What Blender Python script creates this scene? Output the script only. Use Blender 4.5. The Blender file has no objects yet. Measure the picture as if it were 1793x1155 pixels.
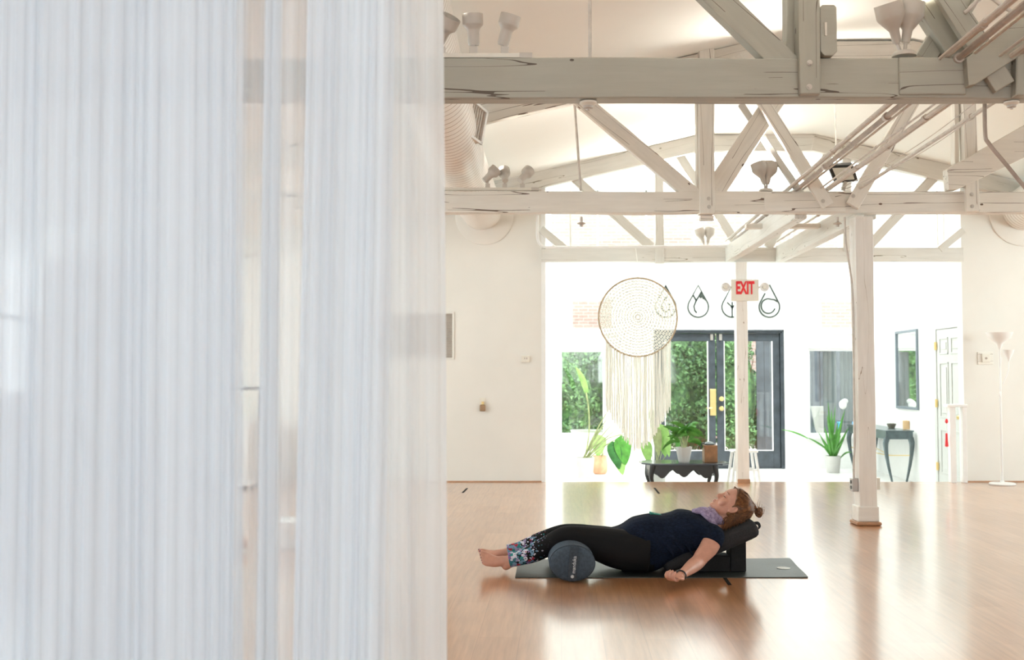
import bpy, bmesh, math, random
import numpy as np
from mathutils import Vector, Matrix, noise
random.seed(7)
SC = bpy.context.scene
COL = SC.collection
PI = math.pi
# ------------------------------------------------------------------ camera
FPX = 1821.0
CAMZ = 1.2
PITCH = math.atan(81.5 / FPX)
cd = bpy.data.cameras.new('camera'); cam = bpy.data.objects.new('camera', cd); COL.objects.link(cam)
cam.location = (0, 0, CAMZ); cam.rotation_euler = (PI/2 + PITCH, 0, 0)
cd.sensor_width = 36; cd.lens = 36 * FPX / 1793; cd.clip_start = 0.05; cd.clip_end = 300
cd.dof.use_dof = True; cd.dof.focus_distance = 6.4; cd.dof.aperture_fstop = 3.5
SC.camera = cam
# ------------------------------------------------------------------ colour management, world, lights
vs = SC.view_settings
SC.display_settings.display_device = 'sRGB'
vs.view_transform = 'Standard'; vs.look = 'None'; vs.exposure = 0.12; vs.gamma = 1.0; vs.use_curve_mapping = False
SC.cycles.use_denoising = True
SC.cycles.max_bounces = 10; SC.cycles.transparent_max_bounces = 24; SC.cycles.diffuse_bounces = 5
SC.cycles.sample_clamp_indirect = 8
w = bpy.data.worlds.new('sky'); SC.world = w; w.use_nodes = True
bg = w.node_tree.nodes['Background']; bg.inputs[0].default_value = (0.93, 1.0, 0.98, 1); bg.inputs[1].default_value = 5.3
def lamp(name, kind, loc, direction, energy, color, size=1, size_y=None, portal=False):
    l = bpy.data.lights.new(name, kind); l.energy = energy; l.color = color
    if kind == 'AREA':
        l.shape = 'RECTANGLE'; l.size = size; l.size_y = size_y or size
        l.cycles.is_portal = portal
    if kind == 'SUN': l.angle = math.radians(3)
    o = bpy.data.objects.new(name, l); COL.objects.link(o); o.location = loc
    o.rotation_euler = Vector(direction).to_track_quat('-Z', 'Y').to_euler()
    return o
lamp('sun', 'SUN', (0, 0, 30), (-0.25, 0.55, -1.0), 5.5, (1.0, 0.97, 0.92))
# daylight portals of the glass entry roof and of the studio windows
lamp('roof_daylight', 'AREA', (2.95, 14.15, 4.42), (0, 0, -1), 1, (1, 1, 1), 5.2, 4.3, True)
# daylight of the windows behind and beside the camera, then two added side fills
lamp('rear_window_daylight', 'AREA', (2.6, -4.25, 1.75), (0, 1, 0.45), 50, (0.93, 0.96, 1.0), 6.4, 1.7)
lamp('side_window_daylight', 'AREA', (-4.6, -1.2, 1.6), (1, 0.75, -0.02), 68, (0.70, 0.85, 1.0), 2.9, 2.0)
lamp('right_fill_lamp', 'AREA', (9.65, 7.9, 1.8), (-1, 0.05, 0.55), 225, (0.80, 0.96, 0.99), 5.6, 1.5)  # added fill lamp, brightens ceiling and camera-facing surfaces beyond the nearest truss
lamp('left_fill_lamp', 'AREA', (-4.7, 8.3, 1.8), (1, 0.05, 0.55), 120, (0.80, 0.96, 0.99), 4.6, 1.5)  # added fill lamp on the opposite side, out of view

# ------------------------------------------------------------------ projection helpers (pixel of the 1793x1155 frame -> point in the room)
_F = Vector((0, math.cos(PITCH), math.sin(PITCH))); _U = Vector((0, -math.sin(PITCH), math.cos(PITCH)))
def ray(px, py): return _F + Vector(((px-896.5)/FPX, 0, 0)) + _U * (-(py-577.5)/FPX)
def at(px, py, Y):
    d = ray(px, py); return Vector((0, 0, CAMZ)) + d * (Y / d.y)
def atz(px, py, z):
    d = ray(px, py); return Vector((0, 0, CAMZ)) + d * ((z - CAMZ) / d.z)
U = 0.047                    # the building's long axis drifts this much in X per metre of depth
def dr(Y): return U * (Y - 8.47)
# ------------------------------------------------------------------ material helpers
def newmat(name):
    m = bpy.data.materials.new(name); m.use_nodes = True
    nt = m.node_tree; return m, nt, nt.nodes['Principled BSDF']
def setin(b, **k):
    for a, v in k.items():
        n = a.replace('_', ' ')
        b.inputs[n].default_value = v
def rgba(c): return (c[0], c[1], c[2], 1)
def coords(nt, scale=(1, 1, 1), which='Object'):
    tc = nt.nodes.new('ShaderNodeTexCoord'); mp = nt.nodes.new('ShaderNodeMapping'); mp.inputs['Scale'].default_value = scale
    nt.links.new(tc.outputs[which], mp.inputs['Vector']); return mp.outputs['Vector']
def noise_tex(nt, vec, scale, detail=4, rough=0.55):
    n = nt.nodes.new('ShaderNodeTexNoise'); n.inputs['Scale'].default_value = scale; n.inputs['Detail'].default_value = detail
    n.inputs['Roughness'].default_value = rough
    nt.links.new(vec, n.inputs['Vector']); return n.outputs['Fac']
def ramp(nt, fac, stops, interp='LINEAR'):
    r = nt.nodes.new('ShaderNodeValToRGB'); e = r.color_ramp.elements; r.color_ramp.interpolation = interp
    while len(e) < len(stops): e.new(0.5)
    for i, (p, c) in enumerate(stops): e[i].position = p; e[i].color = rgba(c)
    nt.links.new(fac, r.inputs['Fac']); return r.outputs['Color']
def mixc(nt, fac, a, b, mode='MIX'):
    m = nt.nodes.new('ShaderNodeMix'); m.data_type = 'RGBA'; m.blend_type = mode
    for s, v in ((0, fac), (6, a), (7, b)):
        if hasattr(v, 'is_linked'): nt.links.new(v, m.inputs[s])
        elif s == 0: m.inputs[0].default_value = v
        else: m.inputs[s].default_value = rgba(v)
    return m.outputs[2]
def math_n(nt, op, a, b=None):
    m = nt.nodes.new('ShaderNodeMath'); m.operation = op
    for i, v in enumerate((a, b)):
        if v is None: continue
        if hasattr(v, 'is_linked'): nt.links.new(v, m.inputs[i])
        else: m.inputs[i].default_value = v
    return m.outputs[0]
def bump(nt, b, h, strength=0.3, dist=0.01):
    n = nt.nodes.new('ShaderNodeBump'); n.inputs['Strength'].default_value = strength; n.inputs['Distance'].default_value = dist
    nt.links.new(h, n.inputs['Height']); nt.links.new(n.outputs[0], b.inputs['Normal'])
def plain(name, c, rough=0.5, metal=0.0, var=0.06, scale=12, bmp=0.0, **k):
    m, nt, b = newmat(name)
    v = coords(nt); f = noise_tex(nt, v, scale, 5)
    lo = [max(0, x*(1-var)) for x in c]; hi = [min(1, x*(1+var)) for x in c]
    nt.links.new(ramp(nt, f, [(0.3, lo), (0.7, hi)]), b.inputs['Base Color'])
    setin(b, Roughness=rough, Metallic=metal)
    for a, x in k.items(): b.inputs[a.replace('_', ' ')].default_value = x
    if bmp: bump(nt, b, f, bmp)
    return m
def timber(name, base, dark=(0.10, 0.075, 0.055), wear=0.5):
    """old timber painted off-white: grain along local X, checks, nail holes and chipped spots"""
    m, nt, b = newmat(name)
    g = noise_tex(nt, coords(nt, (0.9, 9, 9)), 3.0, 6)
    col = ramp(nt, g, [(0.25, [x*0.86 for x in base]), (0.75, base)])
    big = noise_tex(nt, coords(nt, (1, 2, 2)), 1.6, 3)
    col = mixc(nt, ramp(nt, big, [(0.35, (0.35,)*3), (0.65, (0,)*3)]), col, [base[0]*0.86, base[1]*0.80, base[2]*0.72])
    cr = noise_tex(nt, coords(nt, (0.22, 4.5, 4.5)), 2.6, 2.5, 0.45)             # long cracks: iso-line of a stretched noise
    line = math_n(nt, 'ABSOLUTE', math_n(nt, 'SUBTRACT', cr, 0.5))
    gate = noise_tex(nt, coords(nt, (0.6, 3, 3)), 1.6, 2)
    crack = math_n(nt, 'MULTIPLY', math_n(nt, 'LESS_THAN', line, 0.0048*wear*2), math_n(nt, 'GREATER_THAN', gate, 0.47))
    spots = nt.nodes.new('ShaderNodeTexVoronoi'); spots.inputs['Scale'].default_value = 5.5
    nt.links.new(coords(nt, (0.75, 1.3, 1.3)), spots.inputs['Vector'])
    sp = math_n(nt, 'LESS_THAN', spots.outputs['Distance'], 0.062)
    sp = math_n(nt, 'MULTIPLY', sp, math_n(nt, 'GREATER_THAN', noise_tex(nt, coords(nt), 3.1, 1), 0.47))
    chip = math_n(nt, 'GREATER_THAN', noise_tex(nt, coords(nt, (2.2, 9, 9)), 5.5, 5, 0.7), 0.735)
    mk = math_n(nt, 'MAXIMUM', math_n(nt, 'MAXIMUM', crack, sp), math_n(nt, 'MULTIPLY', chip, 0.6))
    nt.links.new(mixc(nt, mk, col, dark), b.inputs['Base Color'])
    setin(b, Roughness=0.42); bump(nt, b, math_n(nt, 'SUBTRACT', g, mk), 0.35, 0.006)
    return m
M = {}
M['timber'] = timber('painted_timber_shaded', (0.415, 0.405, 0.35))  # nearest truss: same white paint, darkened to hold the weak light there
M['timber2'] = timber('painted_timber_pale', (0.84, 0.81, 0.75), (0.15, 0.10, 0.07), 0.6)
M['timber3'] = timber('painted_timber_white', (0.74, 0.73, 0.69), (0.25, 0.22, 0.16), 0.35)
M['post'] = timber('painted_post', (0.87, 0.84, 0.80), (0.35, 0.27, 0.2), 0.15)
M['wall'] = plain('painted_wall', (0.775, 0.755, 0.71), 0.75, var=0.035, scale=1.2, bmp=0.05)
M['ceil'] = plain('ceiling_paint', (0.88, 0.89, 0.855), 0.8, var=0.02, scale=0.9)
M['white'] = plain('white_paint', (0.84, 0.84, 0.83), 0.45, var=0.02)
M['whitegloss'] = plain('white_enamel', (0.82, 0.81, 0.80), 0.3, var=0.02)
M['cream'] = plain('cream_plastic', (0.75, 0.71, 0.63), 0.4, var=0.03)
M['lampgrey'] = plain('lamp_housing', (0.55, 0.51, 0.46), 0.45, var=0.05)
M['conduit'] = plain('painted_conduit', (0.60, 0.55, 0.50), 0.4, var=0.12, scale=20)
M['conduitdark'] = plain('worn_conduit', (0.40, 0.33, 0.28), 0.4, var=0.15, scale=20)
M['steel'] = plain('steel', (0.42, 0.40, 0.38), 0.35, 0.8)
M['black'] = plain('black_finish', (0.014, 0.014, 0.015), 0.35, var=0.2)
M['mat'] = plain('mat_rubber', (0.026, 0.029, 0.026), 0.46, var=0.2, scale=60, bmp=0.1)
M['blackfoam'] = plain('foam', (0.012, 0.012, 0.013), 0.7, var=0.2, scale=80, bmp=0.1, Specular_IOR_Level=0.2)
M['charcoal'] = plain('charcoal_fabric', (0.030, 0.030, 0.033), 0.85, var=0.2, scale=120, bmp=0.15, Specular_IOR_Level=0.2)
M['slate'] = plain('slate_blue_fabric', (0.055, 0.075, 0.10), 0.8, var=0.2, scale=60, bmp=0.2, Specular_IOR_Level=0.2)
M['slateband'] = plain('slate_band', (0.045, 0.058, 0.075), 0.8, var=0.2, scale=90, bmp=0.1, Specular_IOR_Level=0.2)
M['print'] = plain('pale_print', (0.62, 0.66, 0.70), 0.6)
M['doorpaint'] = plain('charcoal_door_paint', (0.036, 0.045, 0.056), 0.35, var=0.3, scale=8)
M['brass'] = plain('brass', (0.75, 0.58, 0.27), 0.3, 0.8)
M['emblem'] = plain('emblem_metal', (0.022, 0.032, 0.026), 0.6, var=0.15)
M['red'] = plain('red_letter', (0.72, 0.02, 0.03), 0.45)
M['hoop'] = plain('wooden_hoop', (0.45, 0.34, 0.22), 0.6, var=0.2)
M['cotton'] = plain('cotton_cord', (0.80, 0.76, 0.69), 0.9, var=0.08, scale=60)
def m_cotton():
    m, nt, b = newmat('cotton_cord'); t = nt.nodes.new('ShaderNodeBsdfTranslucent'); t.inputs[0].default_value = rgba((0.95, 0.94, 0.90)); setin(b, Roughness=0.95); b.inputs['Base Color'].default_value = rgba((0.92, 0.91, 0.87))
    mx = nt.nodes.new('ShaderNodeMixShader'); mx.inputs[0].default_value = 0.45; nt.links.new(b.outputs[0], mx.inputs[1]); nt.links.new(t.outputs[0], mx.inputs[2]); nt.links.new(mx.outputs[0], nt.nodes['Material Output'].inputs[0]); return m
M['cotton'] = m_cotton()
M['ceramic'] = plain('white_ceramic', (0.50, 0.49, 0.47), 0.3, var=0.03)
M['doorwhite'] = plain('panel_door_paint', (0.52, 0.52, 0.50), 0.4, var=0.02)
M['terracotta'] = plain('terracotta', (0.62, 0.33, 0.20), 0.7, var=0.3, scale=5)
M['soil'] = plain('soil', (0.06, 0.04, 0.025), 0.95, var=0.4, scale=50, bmp=0.5)
M['leaf'] = plain('leaf_green', (0.07, 0.24, 0.035), 0.4, var=0.35, scale=14)
M['leafdark'] = plain('leaf_dark', (0.03, 0.13, 0.03), 0.35, var=0.4, scale=14)
M['leafpale'] = plain('leaf_pale', (0.28, 0.50, 0.14), 0.45, var=0.3, scale=10)
M['straw'] = plain('stalk_green', (0.30, 0.34, 0.16), 0.55, var=0.3, scale=15)
M['wood'] = plain('walnut_box', (0.20, 0.09, 0.035), 0.5, var=0.35, scale=9)
M['tabletop'] = plain('tabletop_lacquer', (0.03, 0.035, 0.045), 0.18, var=0.2)
M['console'] = plain('console_metal', (0.09, 0.12, 0.13), 0.25, 0.4, var=0.25)
M['candle'] = plain('wax', (0.62, 0.42, 0.23), 0.5)
M['darkglass'] = plain('dark_jar', (0.05, 0.06, 0.06), 0.1)
M['tile'] = plain('entry_tile', (0.80, 0.79, 0.77), 0.18, var=0.02, scale=3)
M['skin'] = plain('skin', (0.56, 0.285, 0.205), 0.5, var=0.07, scale=30, Subsurface_Weight=0.12, Subsurface_Radius=(0.02, 0.008, 0.004))
M['lip'] = plain('lips', (0.36, 0.12, 0.11), 0.4)
M['lash'] = plain('lashes', (0.05, 0.03, 0.02), 0.7)
M['nail'] = plain('toenail_polish', (0.14, 0.04, 0.09), 0.25)
M['teal'] = plain('teal_cloth', (0.02, 0.20, 0.15), 0.7)
M['greytape'] = plain('floor_tape', (0.015, 0.015, 0.015), 0.9, Specular_IOR_Level=0.05)
M['blue'] = plain('blue_plastic', (0.03, 0.22, 0.42), 0.4)
M['fence'] = plain('weathered_fence', (0.06, 0.07, 0.085), 0.8, var=0.3, scale=6)
M['pave'] = plain('paving', (0.45, 0.43, 0.40), 0.8, var=0.15, scale=4)
M['baseboard'] = plain('wood_trim', (0.42, 0.22, 0.12), 0.5, var=0.2)
def m_tshirt():
    m, nt, b = newmat('navy_heather')
    f = noise_tex(nt, coords(nt, (60, 60, 220)), 1.0, 3); g = noise_tex(nt, coords(nt), 9, 3)
    nt.links.new(mixc(nt, 0.5, ramp(nt, f, [(0.35, (0.002, 0.004, 0.010)), (0.7, (0.012, 0.022, 0.050))]), ramp(nt, g, [(0.3, (0.002, 0.004, 0.009)), (0.75, (0.007, 0.012, 0.028))])), b.inputs['Base Color'])
    setin(b, Roughness=0.9); b.inputs['Specular IOR Level'].default_value = 0.15
    bump(nt, b, g, 0.4, 0.02); return m
M['tshirt'] = m_tshirt()
def m_scarf():
    m, nt, b = newmat('lavender_scarf')
    f = noise_tex(nt, coords(nt, (1, 1, 1)), 55, 4, 0.7)
    nt.links.new(ramp(nt, f, [(0.35, (0.20, 0.155, 0.26)), (0.58, (0.34, 0.27, 0.42)), (0.72, (0.62, 0.58, 0.68))]), b.inputs['Base Color'])
    setin(b, Roughness=0.85); bump(nt, b, f, 0.5, 0.01); return m
M['scarf'] = m_scarf()
def m_hair():
    m, nt, b = newmat('auburn_hair')
    f = noise_tex(nt, coords(nt, (40, 160, 40)), 1.0, 4)
    nt.links.new(ramp(nt, f, [(0.3, (0.045, 0.018, 0.008)), (0.55, (0.16, 0.065, 0.022)), (0.8, (0.36, 0.17, 0.065))]), b.inputs['Base Color'])
    setin(b, Roughness=0.45); bump(nt, b, f, 0.5, 0.004); return m
M['hair'] = m_hair()
def m_leggings():
    """black cloth; flowers and leaves printed from the ankle to below the knee, thinning out upwards"""
    m, nt, b = newmat('floral_leggings')
    tc = nt.nodes.new('ShaderNodeTexCoord'); sx = nt.nodes.new('ShaderNodeSeparateXYZ'); nt.links.new(tc.outputs['Object'], sx.inputs[0])
    mr = nt.nodes.new('ShaderNodeMapRange'); nt.links.new(sx.outputs['X'], mr.inputs[0])
    mr.inputs[1].default_value = 0.02; mr.inputs[2].default_value = 0.27; mr.inputs[3].default_value = 0.62; mr.inputs[4].default_value = 0.0
    col = (0.004, 0.004, 0.005)
    out = None
    for k, (sc, sh) in enumerate((((30), (0, 0, 0)), ((56), (3, 1, 2)), ((40), (7, 5, 1)))):
        vo = nt.nodes.new('ShaderNodeTexVoronoi'); vo.inputs['Scale'].default_value = sc
        mp = nt.nodes.new('ShaderNodeMapping'); mp.inputs['Location'].default_value = sh; mp.inputs['Scale'].default_value = (1, 1, 1.5) if k else (1, 1, 1)
        mp.inputs['Rotation'].default_value = (0, 0.5*k, 0)
        nt.links.new(tc.outputs['Object'], mp.inputs[0]); nt.links.new(mp.outputs[0], vo.inputs['Vector'])
        inside = math_n(nt, 'LESS_THAN', vo.outputs['Distance'], mr.outputs[0])
        sc_ = nt.nodes.new('ShaderNodeSeparateColor'); nt.links.new(vo.outputs['Color'], sc_.inputs[0])
        pal = ramp(nt, sc_.outputs[0], [(0.0, (0.05, 0.16, 0.20)), (0.2, (0.30, 0.26, 0.42)), (0.38, (0.62, 0.60, 0.68)), (0.55, (0.17, 0.30, 0.42)), (0.70, (0.35, 0.03, 0.05)), (0.78, (0.22, 0.12, 0.30)), (0.9, (0.03, 0.22, 0.22))], 'CONSTANT')
        petals = math_n(nt, 'LESS_THAN', vo.outputs['Distance'], 0.12)
        pal = mixc(nt, petals, pal, (0.02, 0.02, 0.03))
        keep = math_n(nt, 'MULTIPLY', inside, math_n(nt, 'LESS_THAN', sc_.outputs[1], 0.8))
        col = mixc(nt, keep, col, pal)
    nt.links.new(col, b.inputs['Base Color']); setin(b, Roughness=0.8); b.inputs['Specular IOR Level'].default_value = 0.25
    return m
M['leggings'] = m_leggings()
def m_floor():
    """laminate: planks along the room, each with its own tone, fine grain, thin joints; satin finish"""
    m, nt, b = newmat('laminate_floor')
    mp = coords(nt)
    rot = nt.nodes.new('ShaderNodeMapping'); rot.inputs['Rotation'].default_value = (0, 0, -(PI/2 - U)); nt.links.new(mp, rot.inputs[0])
    br = nt.nodes.new('ShaderNodeTexBrick'); br.offset = 0.37; br.inputs['Scale'].default_value = 1
    br.inputs['Brick Width'].default_value = 1.21; br.inputs['Row Height'].default_value = 0.192; br.inputs['Mortar Size'].default_value = 0.0020
    br.inputs['Mortar Smooth'].default_value = 0.6; br.inputs['Bias'].default_value = 0.0
    br.inputs['Color1'].default_value = rgba((0.56, 0.275, 0.125)); br.inputs['Color2'].default_value = rgba((0.47, 0.215, 0.092)); br.inputs['Mortar'].default_value = rgba((0.36, 0.16, 0.07))
    nt.links.new(rot.outputs[0], br.inputs['Vector'])
    gm = nt.nodes.new('ShaderNodeMapping'); gm.inputs['Scale'].default_value = (1.2, 18, 1); nt.links.new(rot.outputs[0], gm.inputs[0])
    g = noise_tex(nt, gm.outputs[0], 2.2, 4, 0.6)
    g2 = noise_tex(nt, rot.outputs[0], 1.3, 3)
    c = mixc(nt, 0.6, br.outputs['Color'], ramp(nt, g, [(0.3, (0.58, 0.52, 0.47)), (0.66, (1, 1, 1))]), 'MULTIPLY')
    nt.links.new(c, b.inputs['Base Color'])
    r = ramp(nt, g2, [(0.3, (0.285,)*3), (0.7, (0.31,)*3)]); nt.links.new(r, b.inputs['Roughness'])
    setin(b, IOR=1.5); b.inputs['Coat Weight'].default_value = 1.0; b.inputs['Coat Roughness'].default_value = 0.15
    return m
M['floor'] = m_floor()
def m_brick():
    m, nt, b = newmat('red_brick')
    rot = nt.nodes.new('ShaderNodeMapping'); rot.inputs['Rotation'].default_value = (PI/2, 0, 0); nt.links.new(coords(nt), rot.inputs[0])
    br = nt.nodes.new('ShaderNodeTexBrick'); br.inputs['Scale'].default_value = 1; br.inputs['Brick Width'].default_value = 0.22; br.inputs['Row Height'].default_value = 0.075
    br.inputs['Mortar Size'].default_value = 0.008; br.inputs['Color1'].default_value = rgba((0.27, 0.19, 0.17)); br.inputs['Color2'].default_value = rgba((0.235, 0.155, 0.135)); br.inputs['Mortar'].default_value = rgba((0.31, 0.29, 0.28))
    nt.links.new(rot.outputs[0], br.inputs['Vector']); nt.links.new(br.outputs['Color'], b.inputs['Base Color']); setin(b, Roughness=0.9); return m
M['brick'] = m_brick()
def m_glass(name, refl=0.08, tint=(0.97, 0.99, 0.98)):
    m, nt, b = newmat(name); nt.nodes.remove(b)
    t = nt.nodes.new('ShaderNodeBsdfTransparent'); t.inputs[0].default_value = rgba(tint)
    g = nt.nodes.new('ShaderNodeBsdfGlossy'); g.inputs['Roughness'].default_value = 0.03
    mx = nt.nodes.new('ShaderNodeMixShader'); mx.inputs[0].default_value = refl
    nt.links.new(t.outputs[0], mx.inputs[1]); nt.links.new(g.outputs[0], mx.inputs[2]); nt.links.new(mx.outputs[0], nt.nodes['Material Output'].inputs[0]); return m
M['glass'] = m_glass('window_glass'); M['roofglass'] = m_glass('roof_glass', 0.04)
M['mirror'] = plain('mirror_glass', (0.9, 0.93, 0.93), 0.03, 1.0, var=0.0)
def m_duct():
    m, nt, b = newmat('painted_spiral_duct')
    wv = nt.nodes.new('ShaderNodeTexWave'); wv.wave_type = 'BANDS'; wv.bands_direction = 'X'; wv.wave_profile = 'SIN'
    wv.inputs['Scale'].default_value = 1.0
    nt.links.new(coords(nt, (1, 1, 1), 'UV'), wv.inputs['Vector'])
    f = wv.outputs['Fac']
    nt.links.new(ramp(nt, f, [(0.0, (0.85, 0.81, 0.76)), (0.955, (0.85, 0.81, 0.76)), (0.985, (0.30, 0.20, 0.14))]), b.inputs['Base Color'])
    setin(b, Roughness=0.35); bump(nt, b, f, -0.3, 0.01); return m
M['duct'] = m_duct()
def m_sheer(name, cover, tint):
    """woven voile: part of every ray passes between the threads, the rest scatters on both sides"""
    m, nt, b = newmat(name); nt.nodes.remove(b)
    d = nt.nodes.new('ShaderNodeBsdfDiffuse'); d.inputs[0].default_value = rgba(tint)
    t = nt.nodes.new('ShaderNodeBsdfTranslucent'); t.inputs[0].default_value = rgba(tint)
    tr = nt.nodes.new('ShaderNodeBsdfTransparent')
    a = nt.nodes.new('ShaderNodeMixShader'); a.inputs[0].default_value = 0.5; nt.links.new(d.outputs[0], a.inputs[1]); nt.links.new(t.outputs[0], a.inputs[2])
    mx = nt.nodes.new('ShaderNodeMixShader')
    f = noise_tex(nt, coords(nt, (40, 40, 0.25)), 1.0, 3, 0.6)
    fr = ramp(nt, f, [(0.3, (max(0, cover-0.08),)*3), (0.7, (min(1, cover+0.06),)*3)])
    nt.links.new(fr, mx.inputs[0]); nt.links.new(tr.outputs[0], mx.inputs[1]); nt.links.new(a.outputs[0], mx.inputs[2])
    nt.links.new(mx.outputs[0], nt.nodes['Material Output'].inputs[0]); return m
M['sheer_a'] = m_sheer('voile_dense', 0.84, (0.82, 0.885, 0.96))
M['sheer_b'] = m_sheer('voile_thin', 0.64, (0.88, 0.91, 0.95))
M['sheer_c'] = m_sheer('voile_medium', 0.78, (0.86, 0.905, 0.95))

# ------------------------------------------------------------------ object helpers
def tag(o, label=None, cat=None, group=None, kind=None):
    if label: o['label'] = label
    if cat: o['category'] = cat
    if group: o['group'] = group
    if kind: o['kind'] = kind
    return o
def thing(name, loc, label, cat, group=None):
    o = bpy.data.objects.new(name, None); COL.objects.link(o); o.location = loc; o.empty_display_size = 0.1
    return tag(o, label, cat, group)
def link(o, parent=None):
    COL.objects.link(o)
    if parent is not None:
        o.parent = parent
        inv = Matrix.Identity(4); p = parent
        while p is not None: inv = inv @ Matrix.Identity(4); p = p.parent
        if parent.type == 'EMPTY': o.matrix_parent_inverse = Matrix.Translation(-parent.location)
    return o
class MB:
    def __init__(s): s.v = []; s.f = []; s.uv = {}
    def add(s, vs_, fs_):
        n = len(s.v); s.v += [Vector(a) for a in vs_]; s.f += [tuple(i+n for i in f) for f in fs_]; return s
    def box(s, a, b):
        x0, y0, z0 = [min(a[i], b[i]) for i in range(3)]; x1, y1, z1 = [max(a[i], b[i]) for i in range(3)]
        return s.add([(x0,y0,z0),(x1,y0,z0),(x1,y1,z0),(x0,y1,z0),(x0,y0,z1),(x1,y0,z1),(x1,y1,z1),(x0,y1,z1)],
                     [(0,3,2,1),(4,5,6,7),(0,1,5,4),(1,2,6,5),(2,3,7,6),(3,0,4,7)])
    def ring(s, c, ax, r, n=12, sx=1, sy=1, ref=None):
        ax = Vector(ax).normalized(); ref = Vector(ref) if ref else (Vector((0,0,1)) if abs(ax.z) < 0.9 else Vector((1,0,0)))
        u = ax.cross(ref).normalized(); v = u.cross(ax).normalized()
        return [Vector(c) + u*(r*sx*math.cos(t)) + v*(r*sy*math.sin(t)) for t in (2*PI*i/n for i in range(n))]
    def rings(s, rs, caps=True, closed=False):
        n = len(rs[0]); vs_ = [p for r in rs for p in r]; fs_ = []
        m = len(rs)
        for k in range(m if closed else m-1):
            k2 = (k+1) % m
            for i in range(n):
                j = (i+1) % n; fs_.append((k*n+i, k*n+j, k2*n+j, k2*n+i))
        if caps and not closed: fs_ += [tuple(range(n-1, -1, -1)), tuple((m-1)*n+i for i in range(n))]
        return s.add(vs_, fs_)
    def tube(s, pts, r, n=8, closed=False, caps=True, ref=None):
        pts = [Vector(p) for p in pts]; m = len(pts); rs = []
        rr = r if hasattr(r, '__len__') else [r]*m
        # parallel transport frame
        T = []
        for i in range(m):
            a = pts[(i-1) % m] if (closed or i > 0) else pts[i]; b = pts[(i+1) % m] if (closed or i < m-1) else pts[i]
            t = (b-a); T.append(t.normalized() if t.length > 1e-9 else Vector((0,0,1)))
        ref_ = Vector(ref) if ref else (Vector((0,0,1)) if abs(T[0].z) < 0.9 else Vector((1,0,0)))
        u = T[0].cross(ref_).normalized()
        for i in range(m):
            u = (u - T[i]*u.dot(T[i])); u = u.normalized() if u.length > 1e-6 else T[i].orthogonal().normalized()
            v = T[i].cross(u)
            q = rr[i]; a, b = (q if hasattr(q, '__len__') else (q, q))
            rs.append([pts[i] + u*(a*math.cos(2*PI*k/n)) + v*(b*math.sin(2*PI*k/n)) for k in range(n)])
        return s.rings(rs, caps, closed)
    def lathe(s, base, axis, prof, n=24, caps=True):
        ax = Vector(axis).normalized()
        return s.rings([s.ring(Vector(base)+ax*h, ax, max(r, 1e-4), n) for r, h in prof], caps)
    def ell(s, c, rx, ry, rz, n=14, m=9, rot=None):
        rs = []; c = Vector(c); R = rot or Matrix.Identity(3)
        for k in range(m):
            ph = -PI/2 + PI*(k+0.5)/m
            rs.append([c + R @ Vector((rx*math.cos(ph)*math.cos(2*PI*i/n), ry*math.cos(ph)*math.sin(2*PI*i/n), rz*math.sin(ph)*1.02)) for i in range(n)])
        return s.rings(rs)
    def prism(s, poly, off):
        """flat polygon (list of points) thickened by vector off"""
        n = len(poly); off = Vector(off)
        return s.add([Vector(p) for p in poly] + [Vector(p)+off for p in poly],
                     [tuple(range(n-1, -1, -1)), tuple(range(n, 2*n))] + [(i, (i+1) % n, n+(i+1) % n, n+i) for i in range(n)])
    def bar(s, p0, p1, w_, d_, side=(0, 1, 0)):
        """square-section bar: w_ across in the picture plane, d_ along side"""
        p0 = Vector(p0); p1 = Vector(p1); t = (p1-p0).normalized(); sd = Vector(side); sd = (sd - t*sd.dot(t)).normalized(); u = t.cross(sd)
        P = [p0+u*a*w_/2+sd*b*d_/2 for a, b in ((-1,-1),(1,-1),(1,1),(-1,1))] + [p1+u*a*w_/2+sd*b*d_/2 for a, b in ((-1,-1),(1,-1),(1,1),(-1,1))]
        return s.add(P, [(0,1,2,3),(7,6,5,4),(0,4,5,1),(1,5,6,2),(2,6,7,3),(3,7,4,0)])
    def mesh(s, name):
        me = bpy.data.meshes.new(name); me.from_pydata([tuple(v) for v in s.v], [], s.f); me.validate(); 
        bm = bmesh.new(); bm.from_mesh(me); bmesh.ops.recalc_face_normals(bm, faces=bm.faces); bm.to_mesh(me); bm.free()
        return me
    def build(s, name, mat, parent=None, smooth=False, bevel=0, mats=None):
        me = s.mesh(name); me.materials.append(mat)
        o = bpy.data.objects.new(name, me); link(o, parent)
        if smooth:
            for p in me.polygons: p.use_smooth = True
            try: me.set_sharp_from_angle(angle=math.radians(40))
            except Exception: pass
        if bevel:
            md = o.modifiers.new('edge', 'BEVEL'); md.width = bevel; md.segments = 2; md.limit_method = 'ANGLE'
        return o
def struct(name, mb, mat, parent=None, **k):
    o = mb.build(name, mat, parent, **k)
    if parent is None: o['kind'] = 'structure'
    return o
def copy_tree(o, parent=None):
    c = o.copy(); COL.objects.link(c)
    if parent: c.parent = parent
    for ch in o.children: copy_tree(ch, c)
    return c
def sweep_pts(pts, n=6):
    """Catmull-Rom through points"""
    P = [Vector(p) for p in pts]; P = [P[0]*2-P[1]] + P + [P[-1]*2-P[-2]]; out = []
    for i in range(1, len(P)-2):
        for k in range(n):
            t = k/n
            out.append(0.5*((2*P[i]) + (P[i+1]-P[i-1])*t + (2*P[i-1]-5*P[i]+4*P[i+1]-P[i+2])*t*t + (3*P[i]-P[i-1]-3*P[i+1]+P[i+2])*t*t*t))
    out.append(P[-2]); return out
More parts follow.
